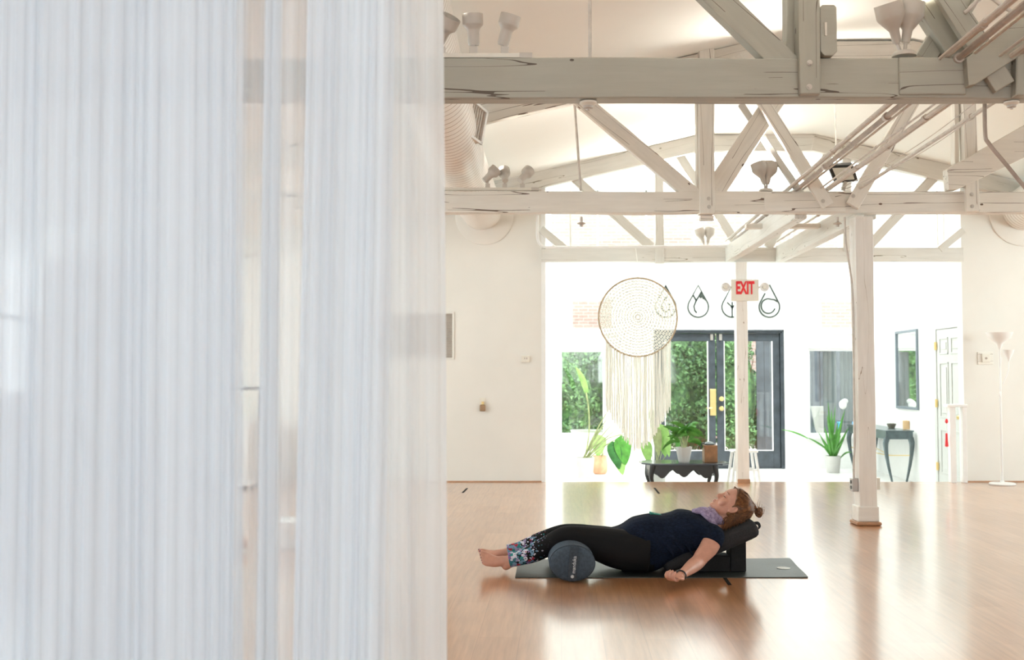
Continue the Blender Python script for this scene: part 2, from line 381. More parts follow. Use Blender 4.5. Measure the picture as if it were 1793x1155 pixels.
def local_beam(name, p0, p1, w_, d_, mat, parent, bevel=0.006, rough=0.004):
    """a timber with its grain along local X: w_ = height in the vertical plane, d_ = depth; slightly uneven edges"""
    p0 = Vector(p0); p1 = Vector(p1); t = (p1-p0); L = t.length; t.normalize()
    sd = Vector((0, 1, 0)); sd = sd - t*sd.dot(t)
    if sd.length < 0.2: sd = Vector((1, 0, 0))
    sd.normalize(); u = t.cross(sd)
    n = max(2, int(L/0.25)); rs = []
    seed = random.random()*50
    for i in range(n+1):
        x = L*i/n - L/2
        def j(k): return rough*noise.noise(Vector((x*1.3+seed, k*3.7, 0)))*2
        rs.append([Vector((x, -d_/2+j(0), -w_/2+j(1))), Vector((x, d_/2+j(2), -w_/2+j(3))), Vector((x, d_/2+j(4), w_/2+j(5))), Vector((x, -d_/2+j(6), w_/2+j(7)))])
    mb = MB(); mb.rings(rs); me = mb.mesh(name); me.materials.append(mat)
    o = bpy.data.objects.new(name, me); COL.objects.link(o)
    R = Matrix((t, sd, -u)).transposed() if t.cross(sd).dot(-u) > 0 else Matrix((t, sd, u)).transposed()
    mid = (p0+p1)/2
    if parent: o.parent = parent; o.matrix_parent_inverse = Matrix.Translation(-parent.location)
    o.matrix_basis = Matrix.Translation(mid) @ R.to_4x4()
    md = o.modifiers.new('edge', 'BEVEL'); md.width = bevel; md.segments = 2; md.limit_method = 'ANGLE'; md.angle_limit = 0.6
    return o
def text_mesh(s, size, ext, name='lettering', off=0.0):
    cu = bpy.data.curves.new(name, 'FONT'); cu.body = s; cu.size = size; cu.extrude = ext; cu.offset = off; cu.align_x = 'CENTER'; cu.align_y = 'CENTER'; cu.resolution_u = 4
    o = bpy.data.objects.new(name, cu); COL.objects.link(o); dg = bpy.context.evaluated_depsgraph_get()
    me = bpy.data.meshes.new_from_object(o.evaluated_get(dg)); bpy.data.objects.remove(o); bpy.data.curves.remove(cu); return me
def remeshed(name, mb, mat, parent, voxel=0.005, smooth_it=4, extra=None):
    me = mb.mesh(name); o = bpy.data.objects.new(name, me); COL.objects.link(o)
    r = o.modifiers.new('r', 'REMESH'); r.mode = 'VOXEL'; r.voxel_size = voxel
    s_ = o.modifiers.new('s', 'SMOOTH'); s_.iterations = smooth_it; s_.factor = 0.5
    dg = bpy.context.evaluated_depsgraph_get(); me2 = bpy.data.meshes.new_from_object(o.evaluated_get(dg)); me2.name = name
    bpy.data.objects.remove(o); me2.materials.clear(); me2.materials.append(mat)
    for p in me2.polygons: p.use_smooth = True
    o = bpy.data.objects.new(name, me2); link(o, parent); return o

# ================================================================== THE SETTING
YB = 11.93                    # edge of the studio floor / partition plane
XL0, XR0 = -4.0, 9.5
ENT_Z = -0.24; YE = 16.35     # lower entry hall and its far wall
CX = 2.66                     # roof centre at Y 8.47
def cx(Y): return CX + dr(Y)
def roofz(xr):                # ceiling profile: flat middle, then sloping down
    a = abs(xr); return 3.96 if a < 0.65 else 3.96 - 0.23*(a-0.65)
struct('floor', MB().box((-5.2, -4.3, -0.12), (10.2, YB, 0.0)), M['floor'])
struct('floor_entry', MB().box((-0.3, YB+0.001, ENT_Z-0.1), (6.4, YE+0.2, ENT_Z)), M['tile'])
struct('trim_1', MB().box((0.32, YB-0.0, ENT_Z), (5.2, YB+0.03, -0.002)), M['baseboard'])
# ceiling: slightly billowing white lining, three faces
def ceiling():
    mb = MB(); xs = [-7.6, -6.0, -4.6, -3.4, -2.4, -1.5, -0.65, -0.2, 0.2, 0.65, 1.5, 2.4, 3.4, 4.6, 6.0, 7.6]
    ys = np.linspace(-4.4, YB+0.1, 60); rows = []
    for y in ys:
        r = []
        for xr in xs:
            sag = 0.018*noise.noise(Vector((xr*0.9, y*0.8, 3.1))) - 0.02*abs(math.sin(PI*(y-1.55)/3.45))
            r.append(Vector((cx(y)+xr, y, roofz(xr)+sag+0.02)))
        rows.append(r)
    n = len(xs); vs_ = [p for r in rows for p in r]; fs_ = [(k*n+i, k*n+i+1, (k+1)*n+i+1, (k+1)*n+i) for k in range(len(rows)-1) for i in range(n-1)]
    m = len(vs_); vs_ += [p+Vector((0, 0, 0.08)) for p in vs_]; fs_ += [tuple(m+i for i in reversed(f)) for f in fs_[:]]
    mb.add(vs_, fs_); return mb
o = struct('ceiling', ceiling(), M['ceil'], smooth=True)
def wall_grid(axis, c0, c1, a0, a1, z0, z1, holes):
    """wall between c0..c1 thick, running a0..a1, with rectangular holes (a,b,zl,zh)"""
    mb = MB(); As = sorted({a0, a1, *[h[0] for h in holes], *[h[1] for h in holes]}); Zs = sorted({z0, z1, *[h[2] for h in holes], *[h[3] for h in holes]})
    for i in range(len(As)-1):
        for k in range(len(Zs)-1):
            am, zm = (As[i]+As[i+1])/2, (Zs[k]+Zs[k+1])/2
            if any(h[0] < am < h[1] and h[2] < zm < h[3] for h in holes): continue
            if axis == 'x': mb.box((As[i], c0, Zs[k]), (As[i+1], c1, Zs[k+1]))
            else: mb.box((c0, As[i], Zs[k]), (c1, As[i+1], Zs[k+1]))
    return mb
XO0 = at(948, 700, YB).x; XO1 = at(1688, 700, YB).x
# partition to the left and right of the opening
struct('wall_back_left', MB().box((-5.2, YB, 0), (XO0, YB+0.14, 3.5)), M['wall'])
struct('wall_back_right', MB().box((XO1, YB, 0), (10.2, YB+0.14, 3.5)), M['wall'])
hd = MB(); pr = [Vector((cx(YB)+x, YB+0.02, roofz(x)+0.03)) for x in (-7.4, -0.65, 0.65, 7.4)]
hd.prism(pr + [Vector((10.2, YB+0.02, 4.5)), Vector((-5.2, YB+0.02, 4.5))], (0, 0.1, 0)); struct('wall_back_gable', hd, M['wall'])
struct('wall_left', wall_grid('y', -4.95, -4.8, -4.4, YB, 0, 4.2, [(-2.7, 0.4, 0.75, 2.4), (6.0, 10.6, 1.0, 2.5)]), M['wall'])
struct('wall_right', wall_grid('y', 9.75, 9.9, -4.4, YB, 0, 4.2, [(5.1, 10.7, 1.0, 2.5)]), M['wall'])
struct('wall_rear', wall_grid('x', -4.5, -4.35, -5.2, 10.2, 0, 4.2, [(-0.5, 5.7, 0.95, 2.55)]), M['wall'])
for nm, a, b in (('window_7', (-4.9, -2.7, 0.75), (-4.86, 0.4, 2.4)), ('window_added_right', (9.82, 5.1, 1.0), (9.86, 10.7, 2.5)), ('window_added_left', (-4.9, 6.0, 1.0), (-4.86, 10.6, 2.5)), ('window_9', (-0.5, -4.44, 0.95), (5.7, -4.40, 2.55))):  # right-wall and far-left windows are added, unseen, to go with the fill lamps
    mb = MB(); dx, dy = b[0]-a[0], b[1]-a[1]
    al = Vector((0, 1, 0)) if dy > dx else Vector((1, 0, 0)); L = max(dx, dy); t = min(dx, dy)
    o_ = Vector(a); pr_ = Vector((t, 0, 0)) if dy > dx else Vector((0, t, 0))
    for k in range(5):
        s0 = o_ + al*(L*k/4 - 0.02); mb.box(s0, s0 + al*0.05 + pr_ + Vector((0, 0, b[2]-a[2])))
    for z in (0, (b[2]-a[2])/2, b[2]-a[2]-0.05): mb.box(o_+Vector((0, 0, z)), o_+al*L+pr_+Vector((0, 0, z+0.05)))
    struct(nm, mb, M['white'])
# skirting strips
mb = MB().box((-4.8, YB-0.015, 0), (XO0, YB, 0.012)); struct('baseboard_back_left', mb, M['baseboard'])
mb = MB().box((XO1, YB-0.015, 0), (9.7, YB, 0.012)); struct('baseboard_back_right', mb, M['baseboard'])
# ---- entry hall
EL, ER = 0.24, 5.56
def ex(px, py): return at(px, py, YE)
def hole(x0, y0, x1, y1):
    a, b = ex(x0, y1), ex(x1, y0); return (a.x, b.x, a.z, b.z)
H_w1 = hole(980, 612, 1060, 762); H_u1 = hole(999, 522, 1076, 579); H_w3 = hole(1417, 610, 1500, 762); H_u3 = hole(1436, 524, 1500, 579)
dA, dB = ex(1146, 820), ex(1372, 577); H_d = (dA.x, dB.x, ENT_Z, dB.z)
H_g = (EL+0.35, ER-0.35, 3.05, 4.15)
struct('wall_entry_far', wall_grid('x', YE, YE+0.16, EL-0.1, ER+0.2, ENT_Z, 4.45, [H_w1, H_u1, H_w3, H_u3, H_d, H_g]), M['white'])
struct('wall_entry_left', MB().box((EL-0.14, YB+0.14, ENT_Z), (EL, YE+0.16, 4.45)), M['white'])
erx = lambda Y: 5.46 + 0.047*(Y-13.35)
mb = MB(); mb.prism([(erx(YB+0.14), YB+0.14, ENT_Z), (erx(YE), YE, ENT_Z), (erx(YE)+0.14, YE, ENT_Z), (erx(YB+0.14)+0.14, YB+0.14, ENT_Z)], (0, 0, 4.69)); struct('wall_entry_right', mb, M['white'])
# glass roof over the entry hall
mb = MB().box((EL-0.1, YB+0.1, 4.46), (ER+0.2, YE+0.16, 4.47)); roof = struct('window_10', mb, M['roofglass'])
mb = MB()
for k in range(6): x = EL + (ER-EL)*k/5; mb.box((x-0.025, YB+0.1, 4.43), (x+0.025, YE+0.16, 4.50))
struct('window_frame', mb, M['white'], roof)
def window(name, h, cols=1, rows=1, parent_glass=True, f=0.035, yo=0.05):
    a, b, zl, zh = h; mb = MB(); y0, y1 = YE+yo, YE+yo+0.05
    mb.box((a, y0, zl), (a+f, y1, zh)); mb.box((b-f, y0, zl), (b, y1, zh)); mb.box((a+f, y0, zl), (b-f, y1, zl+f)); mb.box((a+f, y0, zh-f), (b-f, y1, zh))
    for k in range(1, cols): x = a+(b-a)*k/cols; mb.box((x-f/3, y0, zl), (x+f/3, y1, zh))
    for k in range(1, rows): z = zl+(zh-zl)*k/rows; mb.box((a, y0, z-f/3), (b, y1, z+f/3))
    o = struct(name, mb, M['white'])
    g = MB().box((a+f, y0+0.02, zl+f), (b-f, y0+0.025, zh-f)).build('pane', M['glass'], o)
    # sill and casing
    s_ = MB().box((a-0.06, YE-0.05, zl-0.05), (b+0.06, YE-0.002, zl-0.005)); s_.box((a-0.07, YE-0.015, zl-0.004), (a-0.01, YE-0.002, zh+0.009)); s_.box((b+0.01, YE-0.015, zl-0.004), (b+0.07, YE-0.002, zh+0.009)); s_.box((a-0.07, YE-0.015, zh+0.01), (b+0.07, YE-0.002, zh+0.07))
    s_.build('window_trim', M['white'], o)
    return o
window('window_1', H_w1); window('window_2', H_u1); window('window_3', H_w3); window('window_4', H_u3)
window('window_5', H_g, 6, 1)
# double door
def double_door():
    a, b, zl, zh = H_d; y0 = YE-0.01; f = 0.055
    mb = MB(); mb.box((a, y0, zl), (a+f, y0+0.13, zh)); mb.box((b-f, y0, zl), (b, y0+0.13, zh)); mb.box((a, y0, zh-f), (b, y0+0.13, zh))
    mb.box((a-0.0, y0-0.012, zl), (a+0.03, y0, zh)); mb.box((b-0.03, y0-0.012, zl), (b, y0, zh)); mb.box((a, y0-0.012, zh-0.03), (b, y0, zh)); mb.box((a, y0, zl), (b, y0+0.13, zl+0.012))
    fr = struct('door_1', mb, M['doorpaint'], bevel=0.004)
    xm = ex(1255, 700).x; z_t = ex(1255, 597).z; z_b = ex(1255, 789).z
    for side, (x0, x1) in enumerate(((a+f+0.004, xm-0.012), (xm+0.012, b-f-0.004))):
        st = 0.115; d = MB(); yb = y0+0.04; z0, z1 = zl+0.014, zh-f-0.004
        d.box((x0, yb, z0), (x0+st, yb+0.045, z1)); d.box((x1-st, yb, z0), (x1, yb+0.045, z1)); d.box((x0+st, yb, z_t), (x1-st, yb+0.045, z1)); d.box((x0+st, yb, z0), (x1-st, yb+0.045, z_b))
        lf = d.build('door_leaf', M['doorpaint'], fr, bevel=0.004)
        MB().box((x0+st, yb+0.02, z_b), (x1-st, yb+0.025, z_t)).build('pane', M['glass'], lf)
        # white putty bead round the glass
        g = MB(); g.box((x0+st-0.002, yb-0.004, z_b), (x0+st+0.007, yb+0.01, z_t)); g.box((x1-st-0.012, yb-0.004, z_b), (x1-st+0.002, yb+0.01, z_t)); g.box((x0+st+0.007, yb-0.004, z_b), (x1-st-0.012, yb+0.01, z_b+0.01))
        g.build('glazing_bead', M['white'], lf)
    # brass lock plate on the left leaf, knobs on the right one
    pA, pB = ex(1244, 727), ex(1254, 681); k = MB().box((pA.x, y0+0.025, pA.z), (pB.x, y0+0.04, pB.z)); k.build('lock_plate', M['brass'], fr, bevel=0.003)
    for py in (698, 715):
        c = ex(1263, py); c.y = y0+0.04; k = MB(); k.lathe(c, (0, -1, 0), [(0.03, 0), (0.03, 0.006), (0.012, 0.01), (0.012, 0.03), (0.033, 0.04), (0.038, 0.055), (0.03, 0.07), (0.002, 0.075)], 20); k.build('door_knob', M['brass'], fr, smooth=True)
    lv = ex(1241, 714); k = MB(); k.tube([(lv.x+0.05, y0+0.0, lv.z), (lv.x+0.02, y0-0.01, lv.z), (lv.x-0.03, y0-0.012, lv.z-0.005)], 0.011, 8); k.build('lever', M['brass'], fr, smooth=True)
    for px in (1246.5, 1262):
        c = ex(px, 590); MB().box((c.x-0.022, y0+0.02, c.z-0.05), (c.x+0.022, y0+0.04, c.z+0.05)).build('bolt', M['steel'], fr, bevel=0.004)
double_door()
# six-panel door in the right wall of the entry
def panel_door():
    ya, yb = 13.32, 12.42; xw = lambda y: erx(y); zt = ENT_Z+2.04
    mb = MB()
    def slab(y0, y1, z0, z1, d0, d1):
        return mb.prism([(xw(y0)-d1, y0, z0), (xw(y1)-d1, y1, z0), (xw(y1)-d0, y1, z0), (xw(y0)-d0, y0, z0)], (0, 0, z1-z0))
    slab(yb-0.09, yb, ENT_Z, zt+0.09, 0.002, 0.03); slab(ya, ya+0.09, ENT_Z, zt+0.09, 0.002, 0.03); slab(yb, ya, zt, zt+0.09, 0.002, 0.03)
    fr = struct('door_2', mb, M['doorwhite'], bevel=0.003)
    mb = MB(); slab(yb+0.004, ya-0.004, ENT_Z+0.01, zt-0.006, 0.002, 0.02)
    for (z0, z1) in ((0.22, 0.78), (0.92, 1.62), (1.72, 1.93)):
        for (y0, y1) in ((yb+0.11, yb+0.40), (yb+0.50, yb+0.79)):
            for (aa, bb, cc, dd) in ((y0, y1, z0, z0+0.02), (y0, y1, z1-0.02, z1), (y0, y0+0.02, z0, z1), (y1-0.02, y1, z0, z1)): slab(aa, bb, ENT_Z+cc, ENT_Z+dd, 0.02, 0.03)
            slab(y0+0.06, y1-0.06, ENT_Z+z0+0.06, ENT_Z+z1-0.06, 0.02, 0.028)
    lf = mb.build('door_leaf', M['doorwhite'], fr, bevel=0.003)
    for z in (0.25, 1.05, 1.78):
        mb = MB(); mb.box((xw(ya)-0.04, ya-0.03, ENT_Z+z), (xw(ya)-0.028, ya+0.03, ENT_Z+z+0.1)); mb.tube([(xw(ya)-0.04, ya, ENT_Z+z), (xw(ya)-0.04, ya, ENT_Z+z+0.1)], 0.009, 8); mb.build('hinge', M['brass'], fr)
    mb = MB(); mb.lathe((xw(yb)-0.022, yb+0.07, ENT_Z+0.95), (-1, 0, 0), [(0.028, 0), (0.012, 0.008), (0.012, 0.03), (0.028, 0.045), (0.02, 0.065), (0.002, 0.068)], 16); mb.build('door_knob', M['brass'], fr, smooth=True)
panel_door()
# casing strips in the entry
mb = MB().box((ex(958, 700).x, YE-0.02, ENT_Z), (ex(966, 700).x, YE, 3.0)); struct('trim_2', mb, M['white'])
mb = MB().box((EL, YE-0.015, ENT_Z), (dA.x, YE, ENT_Z+0.09)).box((dB.x, YE-0.015, ENT_Z), (ER, YE, ENT_Z+0.09)); struct('baseboard_entry', mb, M['white'])
mb = MB().box((XO0-0.0, YB-0.01, 0), (XO0+0.05, YB+0.16, 3.4)); struct('trim_3', mb, M['white'])

# ---- outside
struct('ground_outside', MB().box((-14, YE+0.17, ENT_Z-0.2), (22, 40, ENT_Z-0.06)), M['pave'])
struct('ground_side', MB().box((-14, -12, -0.6), (22, YE+0.17, -0.36)), M['pave'])
bld = thing('brick_building', (4, 25, ENT_Z), 'pale red brick building seen through the upper entry windows', 'building')
wall_grid('x', 24.0, 24.3, -8, 18, ENT_Z-0.06, 5.6, [(x, x+1.2, 0.8, 2.3) for x in (-5, -1.5, 9, 13)]).build('wall', M['brick'], bld)
MB().box((-8.1, 23.9, 5.6), (18.1, 24.4, 5.75)).build('parapet', M['white'], bld)
for x in (-5, -1.5, 9, 13): MB().box((x, 24.1, 0.8), (x+1.2, 24.12, 2.3)).build('window', M['fence'], bld)

def leaf_cloud(mb, c, rx, ry, rz, n, size, rnd):
    for _ in range(n):
        while True:
            p = Vector((rnd.uniform(-1, 1), rnd.uniform(-1, 1), rnd.uniform(-1, 1)))
            if 0.25 < p.length < 1: break
        p = Vector((c[0]+p.x*rx, c[1]+p.y*ry, c[2]+p.z*rz)); d = Vector((rnd.gauss(0, 1), rnd.gauss(0, 1)-0.6, rnd.gauss(0, 1)+0.3)).normalized(); s = d.orthogonal().normalized(); s.rotate(Matrix.Rotation(rnd.uniform(0, 6.28), 3, d)); t = d.cross(s)
        L = size*rnd.uniform(0.6, 1.3)
        mb.add([p-s*L, p+t*L*0.42, p+s*L, p-t*L*0.42], [(0, 1, 2, 3)])
def shrub(px, Y, r, h, label):
    rnd = random.Random(int(px)); c = at(px, 700, Y)
    t = thing('hedge_shrub', (c.x, Y, ENT_Z-0.06), label, 'shrub', 'shrubs outside the entry')
    f = MB()
    for k in range(5): leaf_cloud(f, (c.x+rnd.uniform(-.4, .4)*r, Y+rnd.uniform(-.2, .2), ENT_Z+h*(0.18+0.17*k)), r*0.8, r*0.5, h*0.2, 900, 0.05, rnd)
    f.ell((c.x, Y+0.1, ENT_Z+h*0.5), r*0.75, r*0.4, h*0.45, 16, 10)
    fo = f.build('foliage', rnd.choice([M['hedge1'], M['hedge2']]), t)
    b = MB()
    for k in range(5): b.tube([(c.x+rnd.uniform(-.1, .1), Y, ENT_Z-0.06), (c.x+rnd.uniform(-.5, .5)*r, Y, ENT_Z+h*0.4), (c.x+rnd.uniform(-.8, .8)*r, Y+rnd.uniform(-.1, .1), ENT_Z+h*0.8)], [0.025, 0.018, 0.006], 6)
    b.build('stem', M['wood'], t)
def m_hedge(name, lo, hi):
    m, nt, b = newmat(name); f = noise_tex(nt, coords(nt), 9, 4, 0.7)
    nt.links.new(ramp(nt, f, [(0.35, lo), (0.62, hi)]), b.inputs['Base Color']); setin(b, Roughness=0.7); return m
M['hedge1'] = m_hedge('hedge_leaves', (0.008, 0.036, 0.024), (0.10, 0.22, 0.07))
M['hedge2'] = m_hedge('hedge_leaves_pale', (0.014, 0.06, 0.03), (0.15, 0.30, 0.10))
shrub(985, 19.5, 0.75, 2.0, 'dark leafy shrub outside the left entry window, furthest from the door')
shrub(1045, 19.9, 0.75, 2.05, 'leafy shrub outside the left entry window, nearer the door')
shrub(1160, 19.6, 0.75, 2.3, 'leafy shrub outside behind the hanging macrame fringe')
shrub(1215, 19.8, 0.75, 2.45, 'leafy shrub outside seen through the left door leaf')
shrub(1283, 19.4, 0.6, 2.2, 'leafy shrub outside seen beside the door handles')
shrub(1330, 20.6, 0.7, 1.5, 'low pale shrub outside seen through the right door leaf')
fn = thing('board_fence', (5.5, 19.2, ENT_Z), 'dark grey board fence outside the right entry window', 'fence')
mb = MB(); x = at(1325, 700, 19.2).x; k = 0
while x < 8.6:
    mb.box((x, 19.2+0.01*(k % 2), ENT_Z-0.06), (x+0.14, 19.23+0.01*(k % 2), ENT_Z+2.3)); x += 0.147; k += 1
mb.build('boards', M['fence'], fn)
mb = MB(); mb.box((at(1325, 700, 19.2).x, 19.24, 0.2), (8.6, 19.28, 0.3)).box((at(1325, 700, 19.2).x, 19.24, 1.6), (8.6, 19.28, 1.7)); mb.build('rail', M['fence'], fn)
for a_, b_, lab in ((1447, 1468, 'pale straight drape inside the right entry window, left strip'), (1477, 1495, 'pale straight drape inside the right entry window, right strip')):
    p0, p1 = ex(a_, 762), ex(b_, 612); m = MB(); n = 24; P = []
    for i in range(n+1): u = i/n; P.append((p0.x+(p1.x-p0.x)*u, YE+0.13+0.010*math.sin(u*18)))
    m.add([(x, y, p0.z) for x, y in P]+[(x, y, p1.z-0.03) for x, y in P]+[(x, y+.004, p0.z) for x, y in P]+[(x, y+.004, p1.z-0.03) for x, y in P], [(i, i+1, n+2+i, n+1+i) for i in range(n)]+[(2*n+2+i, 3*n+3+i, 3*n+4+i, 2*n+3+i) for i in range(n)])
    o = m.build('window_drape', plain('grey_drape', (0.22, 0.23, 0.25), 0.8), None, smooth=True); tag(o, lab, 'drape', 'drapes in the right entry window')
# pots outside
def lathe_pot(name, c, prof, mat, label, cat, group=None):
    t = MB(); t.lathe(c, (0, 0, 1), prof, 28); o = t.build(name, mat, None, smooth=True); return tag(o, label, cat, group)
c = at(1028, 764, 17.6); lathe_pot('planter', (c.x, 17.6, ENT_Z-0.06), [(0.16, 0), (0.20, 0.30), (0.27, 0.56), (0.29, 0.6), (0.25, 0.6), (0.22, 0.4), (0.01, 0.38)], M['ceramic'], 'pale grey planter outside the left entry window', 'planter')
c = at(1438, 760, 17.5); lathe_pot('garden_urn', (c.x, 17.5, ENT_Z-0.06), [(0.12, 0), (0.13, 0.03), (0.05, 0.08), (0.05, 0.5), (0.10, 0.62), (0.15, 0.9), (0.17, 1.0), (0.13, 1.0), (0.09, 0.8), (0.01, 0.78)], M['ceramic'], 'tall white garden urn outside the right entry window', 'urn')
mb = MB(); c = at(1490, 760, 17.9); mb.box((c.x-0.22, 17.7, ENT_Z-0.06), (c.x+0.25, 18.1, 0.05)).box((c.x-0.22, 18.06, 0.05), (c.x+0.25, 18.1, 0.42)); o = mb.build('garden_chair', M['blue'], None, bevel=0.03); tag(o, 'blue plastic garden chair outside the right entry window', 'chair')

# ================================================================== ROOF TRUSSES
Y1, Y2, Y3 = 4.98, 8.47, 11.86
def bolt(p, r, mat, parent):
    m = MB(); m.lathe(p, (0, -1, 0), [(r*1.5, 0), (r*1.5, r*0.25), (r, r*0.3), (r, r*0.9), (r*0.5, r), (0.001, r)], 12); return m.build('bolt', mat, parent, smooth=True)
def pbeam(name, Y, a, b, wpx, dep, mat, parent, front=0.0):
    """timber whose front face lies in plane Y-front; a, b = centre-line pixels, wpx = visible width in pixels"""
    p0, p1 = at(*a, Y), at(*b, Y); w_ = wpx*Y/FPX*1.0; off = Vector((0, dep/2-front, 0)); return local_beam(name, p0+off, p1+off, w_, dep, mat, parent)
def pprism(name, Y, poly, dep, mat, parent, front=0.0):
    m = MB(); m.prism([at(a, b, Y)-Vector((0, front, 0)) for a, b in poly], (0, dep, 0)); return m.build(name, mat, parent, bevel=0.005)
def rafters(Y, mat, parent, dep=0.09, h=0.17):
    c = cx(Y)
    pts = [(-7.2, roofz(-7.2)), (-0.65, roofz(-0.65)), (0.65, roofz(0.65)), (7.2, roofz(7.2))]
    for i in range(3):
        a, b = pts[i], pts[i+1]
        p0, p1 = Vector((c+a[0], Y+dep/2+0.01, a[1]-h/2+0.012)), Vector((c+b[0], Y+dep/2+0.01, b[1]-h/2+0.012))
        d = (p1-p0).normalized()*0.02
        local_beam('rafter', p0-d, p1+d, h, dep, mat, parent)
# --- near truss
T1 = thing('roof_truss', (cx(Y1), Y1, 2.5), 'nearest white timber roof truss with cracked paint across the top', 'roof truss', 'timber roof trusses')
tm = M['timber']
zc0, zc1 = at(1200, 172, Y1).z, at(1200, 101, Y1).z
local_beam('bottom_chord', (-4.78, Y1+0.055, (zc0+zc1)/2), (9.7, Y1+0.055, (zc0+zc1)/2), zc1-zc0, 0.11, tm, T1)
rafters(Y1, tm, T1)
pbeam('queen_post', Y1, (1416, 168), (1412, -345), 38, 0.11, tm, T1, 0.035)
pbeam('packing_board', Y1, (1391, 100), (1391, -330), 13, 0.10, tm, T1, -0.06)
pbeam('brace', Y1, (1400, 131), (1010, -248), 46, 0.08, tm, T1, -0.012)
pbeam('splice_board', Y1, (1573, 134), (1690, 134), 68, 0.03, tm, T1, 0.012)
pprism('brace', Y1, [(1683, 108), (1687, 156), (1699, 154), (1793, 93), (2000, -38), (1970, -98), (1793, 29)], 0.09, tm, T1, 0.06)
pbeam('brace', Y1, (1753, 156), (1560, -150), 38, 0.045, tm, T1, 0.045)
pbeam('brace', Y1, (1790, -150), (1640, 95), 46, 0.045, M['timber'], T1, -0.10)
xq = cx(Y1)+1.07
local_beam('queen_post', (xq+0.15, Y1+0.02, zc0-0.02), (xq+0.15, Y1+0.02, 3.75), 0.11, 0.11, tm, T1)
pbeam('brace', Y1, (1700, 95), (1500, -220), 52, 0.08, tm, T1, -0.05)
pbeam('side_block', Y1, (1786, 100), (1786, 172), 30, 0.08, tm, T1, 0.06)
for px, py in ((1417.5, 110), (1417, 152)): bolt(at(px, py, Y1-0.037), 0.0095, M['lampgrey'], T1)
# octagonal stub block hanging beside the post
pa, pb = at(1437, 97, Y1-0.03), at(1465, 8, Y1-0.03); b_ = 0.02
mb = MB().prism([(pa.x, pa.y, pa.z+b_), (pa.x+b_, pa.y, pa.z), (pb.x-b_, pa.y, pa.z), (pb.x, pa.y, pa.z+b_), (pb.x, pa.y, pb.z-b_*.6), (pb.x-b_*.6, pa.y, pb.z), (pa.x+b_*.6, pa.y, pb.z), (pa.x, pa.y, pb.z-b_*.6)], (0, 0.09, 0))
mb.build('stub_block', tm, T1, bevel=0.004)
mb = MB(); c = at(1445.5, 50, Y1-0.035); mb.box((c.x-0.004, c.y-0.004, c.z-0.035), (c.x+0.006, c.y+0.004, c.z+0.03)); mb.build('paper_tag', M['cream'], T1)
# --- middle truss
T2 = thing('roof_truss', (cx(Y2), Y2, 2.5), 'middle white timber roof truss resting on the nearer floor post', 'roof truss', 'timber roof trusses')
tm = M['timber2']
zc0, zc1 = at(1200, 372, Y2).z, at(1200, 335, Y2).z
local_beam('bottom_chord', (-4.78, Y2+0.06, (zc0+zc1)/2), (9.7, Y2+0.06, (zc0+zc1)/2), zc1-zc0, 0.12, tm, T2)
rafters(Y2, tm, T2)
pbeam('queen_post', Y2, (1238, 375), (1236, 62), 27, 0.10, tm, T2, 0.03)
pbeam('packing_board', Y2, (1223.5, 335), (1222, 75), 4.5, 0.08, tm, T2, -0.03)
pbeam('brace', Y2, (1224, 347), (905, 79), 27, 0.07, tm, T2, -0.012)
pbeam('brace', Y2, (1246, 343), (1400, 110), 36, 0.09, tm, T2, -0.006)
pbeam('brace', Y2, (1447, 362), (1285, 100), 22, 0.045, tm, T2, 0.05)
pbeam('brace', Y2, (1410, 342), (1300, 178), 11, 0.04, M['timber3'], T2, -0.05)
pbeam('brace', Y2, (1490, 362), (1640, 105), 24, 0.045, tm, T2, 0.05)
pbeam('queen_post', Y2, (1701, 371), (1692, 62), 24, 0.10, tm, T2, 0.03)
pbeam('packing_board', Y2, (1679, 285), (1677, 80), 9, 0.08, tm, T2, -0.03)
pprism('brace', Y2, [(1654, 298), (1657, 334), (1673, 333), (1793, 276), (2000, 178), (2000, 114), (1793, 219)], 0.10, tm, T2, 0.055)
pbeam('splice_board', Y2, (1338, 354), (1480, 354), 35, 0.02, tm, T2, 0.006)
for px, py in ((1241, 347.5), (1241.5, 362), (1701, 340), (1702, 361), (1441, 352), (1494, 343)): bolt(at(px, py, Y2-0.055), 0.011, M['lampgrey'], T2)
# --- far truss in the opening
T3 = thing('roof_truss', (cx(Y3), Y3, 2.5), 'farthest white timber roof truss above the entry opening', 'roof truss', 'timber roof trusses')
tm = M['timber3']
zc0, zc1 = at(1200, 457.5, Y3).z, at(1200, 433, Y3).z
local_beam('bottom_chord', (XO0, Y3+0.05, (zc0+zc1)/2), (XO1, Y3+0.05, (zc0+zc1)/2), zc1-zc0, 0.10, tm, T3)
rafters(Y3-0.06, tm, T3, 0.1, 0.19)
pbeam('queen_post', Y3, (1155, 461), (1154, 250), 15, 0.09, tm, T3, 0.02)
pbeam('queen_post', Y3, (1484, 440), (1482, 250), 15, 0.09, tm, T3, 0.02)
pbeam('brace', Y3, (1140, 432), (975, 283), 17, 0.07, tm, T3, 0.0)
pbeam('brace', Y3, (1294, 432), (1183, 260), 16, 0.07, tm, T3, 0.0)
pbeam('brace', Y3, (1524, 428), (1655, 290), 17, 0.07, tm, T3, 0.0)
pbeam('brace', Y3, (1345, 432), (1456, 262), 16, 0.07, tm, T3, 0.0)
pbeam('brace', Y3, (992, 438), (947, 400), 13, 0.07, tm, T3, 0.0)
pbeam('brace', Y3, (1646, 437), (1689, 402), 13, 0.07, tm, T3, 0.0)
